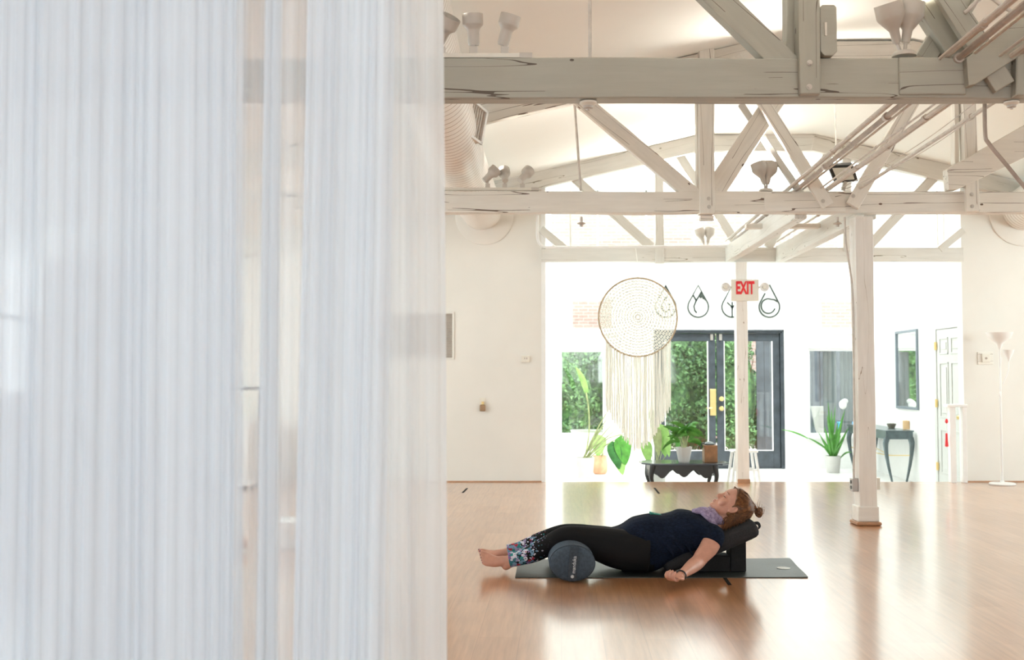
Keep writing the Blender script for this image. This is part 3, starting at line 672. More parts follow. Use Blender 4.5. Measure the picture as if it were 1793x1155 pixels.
# --- beams lying between the middle and the far truss, and blocking between them
for px, lab in ((1277, 'white beam running back from the middle truss to the post with the exit sign'), (1365, 'white beam running back from the middle truss, right of the exit sign post')):
    p = at(px, 458, Y3); a = Vector((p.x+0.05, Y3-0.002, 2.60)); b = Vector((a.x - U*1.2*(Y3-Y2-0.12), Y2+0.125, 2.60))
    L_ = (b-a).length; d = local_beam('ceiling_beam', a, b, 0.18, 0.10, M['timber3'], None); tag(d, lab, 'beam', 'beams between the trusses')
for x0, x1, y, lab in ((1385, 1435, 396, 'short tan cross board between the two receding beams'), (1305, 1337, 396, 'short tan cross board left of the receding beams')):
    p0, p1 = at(x0, y, 9.9), at(x1, y, 9.9); o = local_beam('cross_board', p0, p1, 0.045, 0.09, M['timber2'], None); tag(o, lab, 'board')
# ================================================================== POSTS
def post(px0, px1, Y, dep, lab, mat, base=True):
    p0, p1 = at(px0, 700, Y), at(px1, 700, Y)
    zt = 2.505
    t = thing('timber_post', ((p0.x+p1.x)/2, Y+dep/2, 0), lab, 'post')
    mid = (p0+p1)/2; mid.y = Y+dep/2
    local_beam('shaft', (mid.x, mid.y, 0.0), (mid.x, mid.y, zt), dep, p1.x-p0.x, mat, t)
    e = 0.014
    if base:
        mb = MB().box((p0.x-e, Y-e, 0.03), (p1.x+e, Y+dep+e, 0.155)); mb.build('plinth', M['post'], t, bevel=0.01)
        q = 0.03; mb = MB().prism([(p0.x-q, Y-q, 0.001), (p1.x+q, Y-q, 0.001), (p1.x+q, Y+dep+q, 0.001), (p0.x-q, Y+dep+q, 0.001)], (0, 0, 0.03)); mb.build('base_trim', M['baseboard'], t, bevel=0.012)
    else:
        mb = MB().box((p0.x-0.006, Y-0.008, 0.001), (p1.x+0.006, Y, 0.045)); mb.build('base_trim', M['baseboard'], t)
    return t, p0.x, p1.x
Yp = 8.45
tp, px0, px1 = post(1502, 1533, Yp, 0.14, 'white square timber floor post with outlet boxes near its base', M['post'])
for nm, x, sgn in (('outlet_box', px0, -1), ('outlet_box', px1, 1)):
    mb = MB(); z0, z1 = (0.27, 0.375) if sgn < 0 else (0.285, 0.38)
    mb.box((x, Yp+0.02, z0), (x+sgn*(0.045 if sgn < 0 else 0.035), Yp+0.10, z1)); bx_ = mb.build('outlet_box', M['steel'] if sgn < 0 else M['cream'], tp, bevel=0.003)
    if sgn < 0:
        f_ = MB(); 
        for zz in (0.30, 0.345): f_.lathe((x-0.046, Yp+0.06, zz), (-1, 0, 0), [(0.015, 0), (0.015, 0.003), (0.001, 0.003)], 12)
        f_.build('socket', M['black'], bx_)
te, qx0, qx1 = post(1291, 1311, Y3-0.06, 0.13, 'white timber post at the edge of the floor carrying the exit sign', M['post'], False)
# guard rail at the edge of the floor
gr = thing('guard_rail', (5.1, YB-0.06, 0), 'low white wooden guard rail at the right end of the floor edge', 'railing')
for a_, b_, in ((1663, 1673), (1685, 1692)):
    p0, p1 = at(a_, 700, YB-0.1), at(b_, 700, YB-0.1); MB().box((p0.x, YB-0.10, 0), (p1.x, YB-0.02, 0.855)).build('rail_post', M['whitegloss'], gr, bevel=0.004)
p0, p1 = at(1657, 709, YB-0.1), at(1693, 709, YB-0.1); MB().box((p0.x, YB-0.125, 0.855), (p1.x, YB-0.0, 0.885)).build('top_rail', M['whitegloss'], gr, bevel=0.005)

# ================================================================== DUCTS
def duct(pts, r, lab, collar=None, nn=10, jog=0.0):
    P = sweep_pts(pts, nn); n = 40; mb = MB(); mb.tube(P, r, n, caps=True, ref=(1, 0, 0)); me = mb.mesh('duct')
    t = thing('air_duct', P[-1], lab, 'air duct', 'round ceiling ducts')
    me2 = bpy.data.meshes.new('duct_pipe'); vs_ = [tuple(v) for v in mb.v]; fs_ = [f for f in mb.f if len(f) == 4]
    me2.from_pydata(vs_, [], fs_); uvl = me2.uv_layers.new(name='UVMap'); d = [0]
    for i in range(1, len(P)): d.append(d[-1]+(P[i]-P[i-1]).length)
    for poly in me2.polygons:
        idx = list(poly.vertices); ks = [i % n for i in idx]; wrap = max(ks)-min(ks) > 1
        for li, vi in zip(poly.loop_indices, idx):
            k = vi % n; a = (k + n if (wrap and k < 2) else k)/n
            uvl.data[li].uv = (d[vi//n]*4.3 + a*0.314, a)
        poly.use_smooth = True
    bm = bmesh.new(); bm.from_mesh(me2); bmesh.ops.recalc_face_normals(bm, faces=bm.faces); bm.to_mesh(me2); bm.free()
    me2.materials.append(M['duct']); o = bpy.data.objects.new('pipe', me2); link(o, t)
    if collar: mb = MB(); mb.lathe(collar[0], (0, -1, 0), [(collar[1], 0), (collar[1], 0.012), (collar[1]-0.02, 0.02), (0.001, 0.022)], 48); mb.build('wall_collar', M['wall'], t, smooth=True)
    return t
def P_(px, py, Y): return at(px, py, Y)
dl = duct([P_(560, -290, 3.2), P_(700, -20, 5.2), P_(745, 110, 6.6), P_(775, 205, 7.6), P_(806, 290, 9.0), P_(832, 345, 10.6), P_(843, 367, YB-0.01)], 0.235, 'white spiral air duct entering the back wall at the upper left', (P_(848, 378, YB-0.001), 0.335))
duct([P_(2300, 10, 6.6), P_(2050, 190, 8.4), P_(1890, 300, 10.2), P_(1790, 368, YB-0.01)], 0.235, 'white spiral air duct entering the back wall at the upper right', (P_(1790, 372, YB-0.001), 0.39))
# register on the left duct
c = P_(832, 213, 7.75)
rg = MB(); u_ = Vector((0.055, 0.20, 0.0)); v_ = Vector((0.025, -0.02, 0.125))
def q4(a, b, off=Vector((0, 0, 0))): return [c-u_*a-v_*b+off, c+u_*a-v_*b+off, c+u_*a+v_*b+off, c-u_*a+v_*b+off]
nrm = u_.cross(v_).normalized()
reg = thing('duct_register', c, 'white framed air register on the side of the left duct', 'air vent')
m1 = MB()
for a0, a1, b0, b1 in ((-1, -0.8, -1, 1), (0.8, 1, -1, 1), (-1, 1, -1, -0.86), (-1, 1, 0.86, 1)):
    m1.prism([c+u_*a0+v_*b0, c+u_*a1+v_*b0, c+u_*a1+v_*b1, c+u_*a0+v_*b1], nrm*0.02)
m1.build('frame', M['white'], reg)
m1 = MB()
for k in range(7): a = -0.75+1.5*k/6; m1.prism([c+u_*(a-0.06)-v_*0.85, c+u_*(a+0.06)-v_*0.85, c+u_*(a+0.06)+v_*0.85, c+u_*(a-0.06)+v_*0.85], nrm*0.006)
m1.build('grille', M['conduitdark'], reg)
m1 = MB(); back = Vector((-0.16, 0.0, -0.03)); m1.add(q4(0.9, 0.93)+q4(1.0, 1.0, back), [(0,1,2,3),(7,6,5,4),(0,4,5,1),(1,5,6,2),(2,6,7,3),(3,7,4,0)]); m1.build('takeoff_box', M['cream'], reg)

# ================================================================== CONDUITS, RODS, SPRINKLERS
def conduit(pts, r, lab, mat=None, clips=True, name='conduit', cat='conduit', group='conduits and cables under the roof'):
    t = MB(); t.tube(pts, r, 8); o = t.build(name, mat or M['conduit'], None, smooth=True); tag(o, lab, cat, group)
    if clips and len(pts) == 2:
        a, b = Vector(pts[0]), Vector(pts[1])
        for f in (0.37, 0.47, 0.60, 0.8): q = a.lerp(b, f+0.03*math.sin(a.x*50)); dd = (b-a).normalized(); k = MB(); k.tube([q-dd*0.02, q+dd*0.02], r*1.45, 10); k.build('coupling', M['conduit'], o, smooth=True)
    return o
zc = 2.735
names = ['first', 'second', 'third', 'fourth', 'fifth', 'sixth', 'seventh', 'eighth']
for i, (px, r, dz, dk) in enumerate(((1377, 0.008, 0.0, 0), (1386, 0.013, 0.02, 0), (1396, 0.017, 0.0, 1), (1410, 0.008, 0.015, 0), (1435, 0.007, 0.0, 0), (1447, 0.014, 0.0, 0), (1458, 0.013, 0.02, 0), (1503, 0.013, 0.0, 0))):
    x2 = at(px, 333, Y2).x; z = zc + dz
    a = Vector((x2 + 0.052*(0.5-Y2), 0.5, z)); b = Vector((x2 + 0.052*(11.75-Y2), 11.75, z))
    conduit([a, b], r, '%s painted conduit from the left in the run crossing the trusses towards the entry' % names[i], M['conduitdark'] if dk else None)
# thin sagging cables
for i, (px, ofs) in enumerate(((1470, 0.10), (1482, 0.22))):
    x2 = at(px, 333, Y2).x
    pts = [(x2+0.052*(y-Y2)+ofs*math.sin(PI*(y-Y1)/(Y2-Y1))*0.4, y, 2.74-0.04*math.sin(PI*(y-Y1)/(Y2-Y1))) for y in np.linspace(Y1, Y2, 14)]
    conduit(pts, 0.003, ('thin white cable' if i else 'thin grey cable')+' sagging between the near and middle trusses', None, False, 'cable', 'cable')
conduit(sweep_pts([at(1724, 150, Y1+0.2), at(1725, 232, Y1+0.2), at(1732, 252, Y1+0.2), at(1765, 292, Y1+0.2), at(1830, 372, Y1+0.2)], 5), 0.0105, 'bent grey conduit dropping below the nearest truss at the far right', M['conduitdark'], False)
conduit(sweep_pts([at(1700, -40, Y1-0.1), at(1712, -2, Y1-0.1), at(1690, 22, Y1-0.05), at(1725, -6, Y1), at(1760, 14, Y1), at(1775, 22, Y1)], 5), 0.010, 'looped conduit above the nearest truss by the angled braces', None, False)
# conduit and cable down the near post
cp = [at(1479, 380, 8.5), at(1481, 425, 8.5), at(1488, 470, 8.5), at(1495, 520, 8.5)]; x_ = px0-0.013
conduit(sweep_pts([Vector((cp[0].x, 8.5, cp[0].z)), cp[1], cp[2], Vector((x_, 8.5, cp[3].z)), Vector((x_, 8.5, 1.2)), Vector((x_, 8.5, 0.7)), Vector((x_-0.012, 8.5, 0.5)), Vector((x_-0.012, 8.5, 0.376))], 5), 0.009, 'conduit curving down the left side of the near floor post', M['conduit'], False)
# pipe along the far truss, turning up beside the opening
conduit(sweep_pts([at(941, 377, 11.72), at(941, 412, 11.72), at(944, 425, 11.72), at(953, 432, 11.72), at(975, 432.5, 11.72), at(1100, 432, 11.72), at(1277, 431, 11.72)], 5), 0.016, 'white pipe turning along the top of the farthest truss beside the opening', M['white'], False)
def rod(p0, p1, r, lab):
    o = MB().tube([p0, p1], r, 8).build('hanger_rod', M['conduit'], None, smooth=True); return tag(o, lab, 'rod', 'thin hanger rods')
p = at(1033, 101, Y1+0.05); rod(p, Vector((p.x, p.y, roofz(p.x-cx(Y1))+0.02)), 0.009, 'straight thin rod above the nearest truss')
p = at(1017, 334, Y2+0.05); q = at(1006, 183, Y2+0.05); rod(p, q+(q-p)*0.35, 0.011, 'slightly leaning rod above the middle truss near the left spotlights')
p = at(1465, 300, 9.4); rod(p, Vector((p.x-0.01, p.y, 3.95)), 0.007, 'thin rod from the ceiling to the black floodlight')
p = at(999, 432, 12.6); rod(Vector((p.x, 12.6, 2.6)), Vector((p.x, 12.6, 4.42)), 0.014, 'thin pale rod standing behind the far truss on its left side')
for px, lab in ((1642, 'left'), (1653, 'right')):
    rod(at(px, 430, 12.8), Vector((at(px, 430, 12.8).x, 12.8, 4.42)), 0.010, lab+' rod of the pair behind the far truss on its right side')
def hanger(px, y0, y1, Y, r, lab):
    o = MB().tube([at(px, y0, Y), at(px, y1, Y)], r, 6).build('sprinkler_drop', M['white'], None, smooth=True); tag(o, lab, 'pipe')
def sprinkler(px, py, Y, s, lab, zc_=None):
    c = at(px, py, Y); t = thing('ceiling_sensor', c, lab, 'sprinkler', 'fittings under the trusses')
    m = MB(); m.lathe(c, (0, 0, -1), [(s*1.5, 0), (s*1.5, s*0.3), (s*1.2, s*0.5), (s*0.9, s*0.7)], 20); m.build('base', M['cream'], t, smooth=True)
    m = MB(); m.lathe(c, (0, 0, -1), [(s*0.9, s*0.7), (s*0.85, s*1.1), (s*0.35, s*1.25), (s*0.3, s*1.5), (0.001, s*1.5)], 16); m.build('head', M['lampgrey'], t, smooth=True)
sprinkler(1030, 178.5, Y1+0.05, 0.028, 'round smoke sensor under the nearest truss')
sprinkler(1771, 178.5, Y1+0.05, 0.024, 'round sensor under the nearest truss at the far right')
def sprink2(px, py, Y, lab):
    c = at(px, py, Y); c.z = 2.515; t = thing('sprinkler_head', c, lab, 'sprinkler', 'fittings under the trusses')
    m = MB(); m.tube([c, c+Vector((0, 0, -0.045))], 0.012, 8); m.build('stem', M['conduit'], t, smooth=True)
    m = MB(); m.lathe(c+Vector((0, 0, -0.045)), (0, 0, -1), [(0.02, 0), (0.036, 0.008), (0.036, 0.012), (0.015, 0.02), (0.014, 0.035), (0.001, 0.036)], 14); m.build('deflector', M['lampgrey'], t, smooth=True)
sprink2(1018, 378, Y2+0.06, 'sprinkler head under the middle truss on the left')
sprink2(1466, 378, Y2+0.06, 'sprinkler head under the middle truss beside the floor post')
# ================================================================== LIGHT FITTINGS
def glow(loc, d, e, parent, ang=95):
    l = bpy.data.lights.new('lamp_bulb', 'SPOT'); l.energy = e; l.color = (1.0, 0.95, 0.86); l.spot_size = math.radians(ang); l.spot_blend = 0.9; l.shadow_soft_size = 0.04
    o = bpy.data.objects.new('lamp_bulb', l); COL.objects.link(o); o.rotation_euler = Vector(d).to_track_quat('-Z', 'Y').to_euler(); o.location = Vector(loc)
def spot(loc, d, s, lab, group, stem_dir=(0, 0, 1), sink=0.0):
    """track spotlight: socket block, stem, can with a wider open cup; d = aim"""
    loc = Vector(loc); d = Vector(d).normalized(); sd = Vector(stem_dir)
    t = thing('track_spotlight', loc, lab, 'spotlight', group)
    MB().box(loc+Vector((-0.019*s, -0.014*s, 0)), loc+Vector((0.019*s, 0.014*s, 0.034*s))).build('socket_block', M['lampgrey'], t, bevel=0.002)
    c = loc + sd*0.075*s
    m = MB(); m.tube([loc+sd*0.03*s, c], 0.009*s, 8); m.build('stem', M['lampgrey'], t, smooth=True)
    k = c - d*0.03*s + Vector((0, 0.0, 0.01*s))
    m = MB(); m.lathe(k, d, [(0.001, -0.012*s), (0.024*s, -0.012*s), (0.028*s, 0), (0.029*s, 0.055*s), (0.034*s, 0.068*s), (0.048*s, 0.082*s), (0.050*s, 0.090*s), (0.050*s, 0.135*s), (0.047*s, 0.135*s), (0.045*s, 0.095*s), (0.02*s, 0.085*s), (0.001, 0.085*s)], 28)
    m.build('lamp_can', M['lampgrey'], t, smooth=True); glow(k+d*0.15*s, d, 10, t)
    return t
def track(px0_, px1_, py, Y, lab):
    a, b = at(px0_, py, Y), at(px1_, py, Y); o = MB().box((a.x, Y-0.02, a.z-0.012), (b.x, Y+0.02, a.z+0.01)).build('light_track', M['cream'], None, bevel=0.003)
    tag(o, lab, 'light track'); MB().box((b.x-0.06, Y-0.023, a.z-0.014), (b.x+0.002, Y+0.023, a.z+0.012)).build('end_cap', M['lampgrey'], o); return a.z+0.01
z = track(560, 931, 98.5, Y1+0.03, 'cream light track on top of the nearest truss')
for px, d, lab in ((773, (0.5, -0.5, 0.8), 'spotlight on the nearest truss half behind the curtain edge'), (829, (-0.04, -0.15, 1), 'upright spotlight on the nearest truss, between the other two'), (884, (0.30, -0.2, 1), 'spotlight on the nearest truss tilted right, beside the track end')):
    spot((at(px, 97, Y1+0.03).x, Y1+0.03, z), d, 1.02, lab, 'spotlights on the near track')
z = track(560, 943, 331, Y2+0.03, 'cream light track on top of the middle truss')
for px, d, lab in ((854, (0.75, 0.1, 0.75), 'spotlight on the middle truss nearest the air duct'), (884, (-0.08, 0.7, 0.75), 'spotlight on the middle truss, between the other two'), (915, (0.6, 0.5, 0.75), 'spotlight on the middle truss nearest the track end')):
    spot((at(px, 331, Y2+0.03).x, Y2+0.03, z), d, 1.0, lab, 'spotlights on the middle track')
def bell(c, d, L, R, t, name='lamp_holder'):
    """bell-shaped outdoor lamp holder: narrow socket widening to an open mouth"""
    m = MB(); m.lathe(c, d, [(0.001, 0), (R*0.28, 0), (R*0.30, L*0.04), (R*0.36, L*0.30), (R*0.48, L*0.36), (R*0.95, L*0.60), (R*1.0, L*0.66), (R*0.98, L*0.97), (R*0.93, L*0.97), (R*0.90, L*0.68), (R*0.4, L*0.45), (0.001, L*0.45)], 28)
    return m.build(name, M['lampgrey'], t, smooth=True)
def flood(px, py, Y, s, aims, lab, down=False):
    c = at(px, py, Y); sg = -1 if down else 1; t = thing('twin_floodlight', c, lab, 'floodlight', 'twin floodlights on the trusses')
    m = MB(); m.lathe(c, (0, 0, sg), [(0.058*s, 0), (0.058*s, 0.012*s), (0.05*s, 0.022*s), (0.02*s, 0.03*s), (0.001, 0.03*s)], 24); m.build('base_plate', M['lampgrey'], t, smooth=True)
    for (ox, dx, dy) in aims:
        a = c + Vector((ox*0.6, 0, 0.025*s*sg)); b = a + Vector((ox*0.5, 0, 0.045*s*sg)); m = MB(); m.tube([a, b], 0.009*s, 8); m.ell(b, 0.013*s, 0.013*s, 0.013*s); m.build('swivel', M['lampgrey'], t, smooth=True)
        bell(b, (dx, dy, sg), 0.20*s, 0.068*s, t); glow(b+Vector((dx, dy, sg)).normalized()*0.215*s, (dx, dy, sg), 120, t, 165)
    return t
flood(1583, 99.5, Y1+0.04, 1.0, ((-0.03, -0.33, -0.25), (0.008, 0.12, -0.1)), 'large twin floodlight on the nearest truss at the right')
flood(1341, 335.5, Y2+0.06, 0.95, ((-0.01, -0.30, 0.05), (0.01, 0.22, 0.2)), 'twin floodlight standing on the middle truss')
flood(1236, 434, Y3+0.06, 0.88, ((-0.025, -0.33, 0.0), (0.02, 0.18, 0.1)), 'white twin floodlight standing on the farthest truss')
# small mounting block under the middle truss
o = MB().box(at(1227, 385, Y2+0.03), at(1248, 379, Y2+0.09)).build('mounting_block', M['timber2'], None); tag(o, 'small square block under the middle truss at its left post', 'block')
# black floodlight box on the middle truss
t = thing('black_floodlight', at(1478, 322, 8.75), 'black rectangular floodlight tilted on a bracket above the middle truss', 'floodlight')
A = [at(1449, 290, 8.7), at(1494, 288, 8.7), at(1503, 317, 8.9), at(1462, 321, 8.9)]
m = MB(); m.prism(A, (0, 0.05, 0.03)); m.build('housing', M['black'], t, bevel=0.004)
m = MB(); cc = sum(A, Vector())/4; m.prism([cc+(p-cc)*0.72+Vector((0, -0.004, -0.002)) for p in A], (0, -0.002, 0)); m.build('lens', M['cream'], t)
m = MB(); m.bar(at(1480, 318, 8.9), at(1476, 333, 8.9), 0.03, 0.03); m.box((at(1449, 333, 8.85).x, 8.6, 2.71), (at(1500, 333, 8.85).x, 8.95, 2.725)); m.build('bracket', M['lampgrey'], t)
# exit sign with its two emergency lamps
def exit_sign():
    Y = Y3-0.06; a, b = at(1280, 527, Y-0.03), at(1328, 489, Y-0.03)
    t = thing('exit_sign', ((a.x+b.x)/2, Y-0.03, a.z), 'white EXIT sign with red letters and two emergency lamps on the far post', 'exit sign')
    MB().box((a.x, Y-0.055, a.z), (b.x, Y-0.002, b.z)).build('housing', M['cream'], t, bevel=0.006)
    me = text_mesh('EXIT', 0.20, 0.002, off=0.0075); me.materials.append(M['red'])
    xs = [v.co.x for v in me.vertices]; ys = [v.co.y for v in me.vertices]; p0, p1 = at(1289, 515, Y-0.057), at(1321, 492, Y-0.057)
    for v in me.vertices:
        x = (v.co.x-min(xs))/(max(xs)-min(xs)); y = (v.co.y-min(ys))/(max(ys)-min(ys)); v.co = Vector((p0.x+(p1.x-p0.x)*x, Y-0.057+v.co.z, p0.z+(p1.z-p0.z)*y))
    o = bpy.data.objects.new('lettering', me); link(o, t)
    for px in (1270, 1338):
        c = at(px, 502.5, Y-0.05); m = MB(); m.lathe(c+Vector((0, 0.03, 0)), (0, -1, 0), [(0.001, -0.01), (0.03, -0.01), (0.045, 0.01), (0.054, 0.04), (0.054, 0.05), (0.046, 0.052), (0.03, 0.042), (0.001, 0.04)], 24); hd_ = m.build('emergency_lamp', M['whitegloss'], t, smooth=True)
        m = MB(); m.lathe(c+Vector((0, -0.012, 0)), (0, -1, 0), [(0.026, 0), (0.02, 0.012), (0.001, 0.015)], 16); m.build('bulb', M['cream'], hd_, smooth=True)
        sx = a.x if px < 1300 else b.x; m = MB(); m.bar((sx, Y-0.03, c.z), (c.x, Y-0.03, c.z), 0.02, 0.02); m.build('arm', M['cream'], t)
exit_sign()
# ================================================================== THINGS ON THE STUDIO WALLS
def wall_vent():
    a, b = at(657, 626, YB-0.005), at(792, 549, YB-0.005); y = YB-0.002
    t = thing('wall_vent', ((a.x+b.x)/2, y, a.z), 'slatted air vent in the back wall beside the curtain edge', 'vent')
    f = 0.022; m = MB(); m.box((a.x-f, y-0.012, a.z-f), (b.x+f, y, a.z)); m.box((a.x-f, y-0.012, b.z), (b.x+f, y, b.z+f)); m.box((a.x-f, y-0.012, a.z), (a.x, y, b.z)); m.box((b.x, y-0.012, a.z), (b.x+f, y, b.z))
    m.build('frame', M['wall'], t, bevel=0.003)
    MB().box((a.x, y-0.004, a.z), (b.x, y-0.001, b.z)).build('backing', M['conduitdark'], t)
    m = MB(); n = 30
    for k in range(n): z = a.z+(b.z-a.z)*(k+0.5)/n; m.add([(a.x, y-0.004, z+0.004), (b.x, y-0.004, z+0.004), (b.x, y-0.013, z-0.003), (a.x, y-0.013, z-0.003)], [(0, 1, 2, 3)])
    m.build('slats', M['lampgrey'], t)
wall_vent()
def plate(px, py, w_, h_, dep, lab, name, cat, mat, Y=YB):
    c = at(px, py, Y); t = thing(name, c, lab, cat); MB().box((c.x-w_/2, Y-dep, c.z-h_/2), (c.x+w_/2, Y-0.001, c.z+h_/2)).build('housing', mat, t, bevel=0.004); return t, c
t, c = plate(920, 628, 0.095, 0.075, 0.028, 'small cream thermostat on the back wall near the opening', 'thermostat', 'thermostat', M['cream'])
MB().box((c.x-0.012, YB-0.03, c.z-0.005), (c.x-0.004, YB-0.028, c.z+0.015)).box((c.x+0.01, YB-0.03, c.z-0.005), (c.x+0.02, YB-0.028, c.z+0.015)).build('dial', M['conduitdark'], t)
t, c = plate(845.5, 705, 0.07, 0.115, 0.006, 'wall outlet with a tan air freshener plugged in, on the back wall', 'wall_outlet', 'outlet', M['cream'])
m = MB(); m.box((c.x-0.035, YB-0.05, c.z-0.095), (c.x+0.03, YB-0.007, c.z-0.02)); fr_ = m.build('air_freshener', plain('tan_plastic', (0.33, 0.20, 0.11), 0.4), t, bevel=0.01)
MB().box((c.x-0.015, YB-0.035, c.z-0.02), (c.x+0.015, YB-0.012, c.z+0.015)).build('bottle', M['brass'], fr_, bevel=0.004)
t, c = plate(1725, 627, 0.175, 0.145, 0.012, 'tan-edged wall plate with a small switch, left of the floor lamp', 'switch_plate', 'switch', M['timber2'])
MB().box((c.x-0.045, YB-0.03, c.z-0.045), (c.x+0.045, YB-0.012, c.z+0.05)).build('switch_box', M['cream'], t, bevel=0.004)
MB().lathe((c.x, YB-0.03, c.z), (0, -1, 0), [(0.014, 0), (0.012, 0.006), (0.001, 0.006)], 12).build('button', M['conduitdark'], t)
# floor lamp
def floor_lamp():
    Y = 11.55; b = atz(1755, 845, 0.0); Y = b.y = 11.6; b.x = at(1755, 845, Y).x
    t = thing('floor_lamp', (b.x, Y, 0), 'white torchiere floor lamp with a side reading light by the right wall', 'floor lamp')
    m = MB(); m.lathe((b.x, Y, 0.001), (0, 0, 1), [(0.135, 0), (0.14, 0.012), (0.13, 0.024), (0.03, 0.032), (0.014, 0.05), (0.001, 0.05)], 36); m.build('base', M['whitegloss'], t, smooth=True)
    zt = at(1755, 600, Y).z; m = MB(); m.tube([(b.x, Y, 0.04), (b.x, Y, zt)], 0.0115, 12); m.build('pole', M['whitegloss'], t, smooth=True)
    z1 = at(1755, 582, Y).z; m = MB(); m.lathe((b.x+0.002, Y, zt-0.02), (0, 0, 1), [(0.012, -0.05), (0.028, -0.01), (0.032, 0.01), (0.06, 0.035), (0.115, 0.075), (0.142, z1-zt+0.02), (0.138, z1-zt+0.02), (0.11, 0.08), (0.05, 0.045), (0.001, 0.03)], 36); m.build('lamp_shade', M['whitegloss'], t, smooth=True)
    s0 = at(1756, 672, Y); s1 = at(1765, 650, Y); s2 = at(1766, 628, Y); m = MB(); m.tube(sweep_pts([s0, s1, s2], 6), 0.007, 8); m.build('side_arm', M['whitegloss'], t, smooth=True)
    c = at(1766, 628, Y); m = MB(); m.lathe(c, (0, 0, 1), [(0.008, -0.03), (0.02, 0.0), (0.05, 0.065), (0.062, 0.1), (0.058, 0.1), (0.04, 0.06), (0.001, 0.02)], 24); m.build('reading_shade', M['whitegloss'], t, smooth=True)
    m = MB(); m.tube(sweep_pts([at(1754, 625, Y-0.02), at(1751, 655, Y-0.02), at(1750, 690, Y-0.02), at(1753, 720, Y-0.02)], 5), 0.003, 6); m.build('cord', M['white'], t)
    c = at(1751, 690, Y-0.02); m = MB(); m.ell(c, 0.014, 0.01, 0.03); m.build('switch', M['white'], t, smooth=True)
floor_lamp()
# floor tape marks
for px, py, dx, dy, lab in ((814, 858.5, 4, -4, 'short dark tape mark on the floor near the wall by the curtain'), (1150, 859, -4, -5, 'short dark tape mark on the floor in front of the low black table'), (1273, 1017, -5, -7, 'black tape mark on the floor at the near edge of the mat')):
    a = atz(px-dx, py-dy, 0.0); b = atz(px+dx, py+dy, 0.0); d = (b-a); s_ = Vector((1, 0, 0))*0.011
    o = MB().prism([a-s_, a+s_, b+s_, b-s_], (0, 0, 0.0015)).build('tape_mark', M['greytape'], None); o.location.z = 0.0003; tag(o, lab, 'tape')

# ================================================================== WALL EMBLEMS
def ribbon(m, pts, wd, Y=YE-0.012, dep=0.010, closed=False):
    """flat bent strip of metal standing off the wall"""
    pts = [Vector((p[0], 0, p[1])) for p in pts]; n = len(pts); L = []; R = []
    for i in range(n):
        a = pts[(i-1) % n] if (closed or i > 0) else pts[i]; b = pts[(i+1) % n] if (closed or i < n-1) else pts[i]
        t = (b-a).normalized(); nn = Vector((-t.z, 0, t.x)); L.append(pts[i]+nn*wd/2); R.append(pts[i]-nn*wd/2)
    rs = []
    for l, r in zip(L, R): rs.append([Vector((l.x, Y, l.z)), Vector((r.x, Y, r.z)), Vector((r.x, Y+dep, r.z)), Vector((l.x, Y+dep, l.z))])
    m.rings(rs, caps=not closed, closed=closed)
def drop_outline(cxp, cyp, r, apy, a0=None, a1=None, n=40):
    """pixels: circle (cxp,cyp,r) with tangents meeting at (cxp, apy)"""
    d = cyp-apy; th = math.asin(min(1, r/d)); pts = [(cxp, apy)]
    s = -th; e = PI+th                                       # from right tangent point clockwise under to the left one
    for k in range(n+1): a = s+(e-s)*k/n; pts.append((cxp+r*math.cos(a), cyp+r*math.sin(a)))
    return pts
def px2(l): return [((ex(*p)).x, (ex(*p)).z) for p in l]
def emblem(i, c, lab):
    t = thing('wall_emblem', ex(c, 556), lab, 'wall emblem', 'drop-shaped emblems above the doors'); m = MB(); cy, r, ap = 537, 18, 499
    W = 0.023
    if i == 0:
        ribbon(m, px2(drop_outline(c, cy, r, ap)), W, closed=True); ribbon(m, px2([(c+4, 516), (c-4, 527), (c-7.5, 535), (c-5, 543), (c, 545.5), (c+6, 542), (c+7.5, 535), (c+4, 529)]), W)
        f = MB(); f.prism([Vector((x, YE-0.012, z)) for x, z in px2([(c, 498), (c-2.5, 503), (c+6, 515), (c+8, 514)])], (0, 0.01, 0)); f.build('filled_tip', M['emblem'], t)
    if i == 1:
        ribbon(m, px2(drop_outline(c, cy, r, ap)), W, closed=True)
        ribbon(m, px2([(c-8.5, 517), (c-3, 526.5)]), W); ribbon(m, px2([(c+5.5, 511), (c-4, 527), (c-7.5, 536), (c-6, 543), (c-2.5, 547.5)]), W)
        f = MB(); f.prism([Vector((x, YE-0.012, z)) for x, z in px2([(c+5.5, 511), (c+2, 520), (c+4.5, 522.5), (c+6.5, 520), (c+8.5, 524), (c+10, 523), (c+12, 526), (c+13.5, 526)])], (0, 0.01, 0)); f.build('filled_peak', M['emblem'], t)
    if i == 2:
        ribbon(m, px2(drop_outline(c, cy, r, ap)), W, closed=True); ribbon(m, px2([(c, 528), (c, 555)]), W); ribbon(m, px2([(c-9, 529), (c, 537.5), (c+9, 529)]), W)
        f = MB(); f.prism([Vector((x, YE-0.012, z)) for x, z in px2([(c, 542), (c-4, 535), (c, 538), (c+4, 535)])], (0, 0.01, 0)); f.build('filled_joint', M['emblem'], t)
    if i == 3:
        o = drop_outline(c, cy, r, ap); o = o[1:]; ribbon(m, px2([(c, 498)] + o + [(c-7.5, 513)]), W)
        a = [(c-2+12.2*math.cos(t_), 535.5+12.8*math.sin(t_)) for t_ in np.linspace(0.25*PI*0.4, PI*1.62, 34)]; ribbon(m, px2(a+[(c+8, 524), (c+14, 528)]), W)
    m.build('outline', M['emblem'], t)
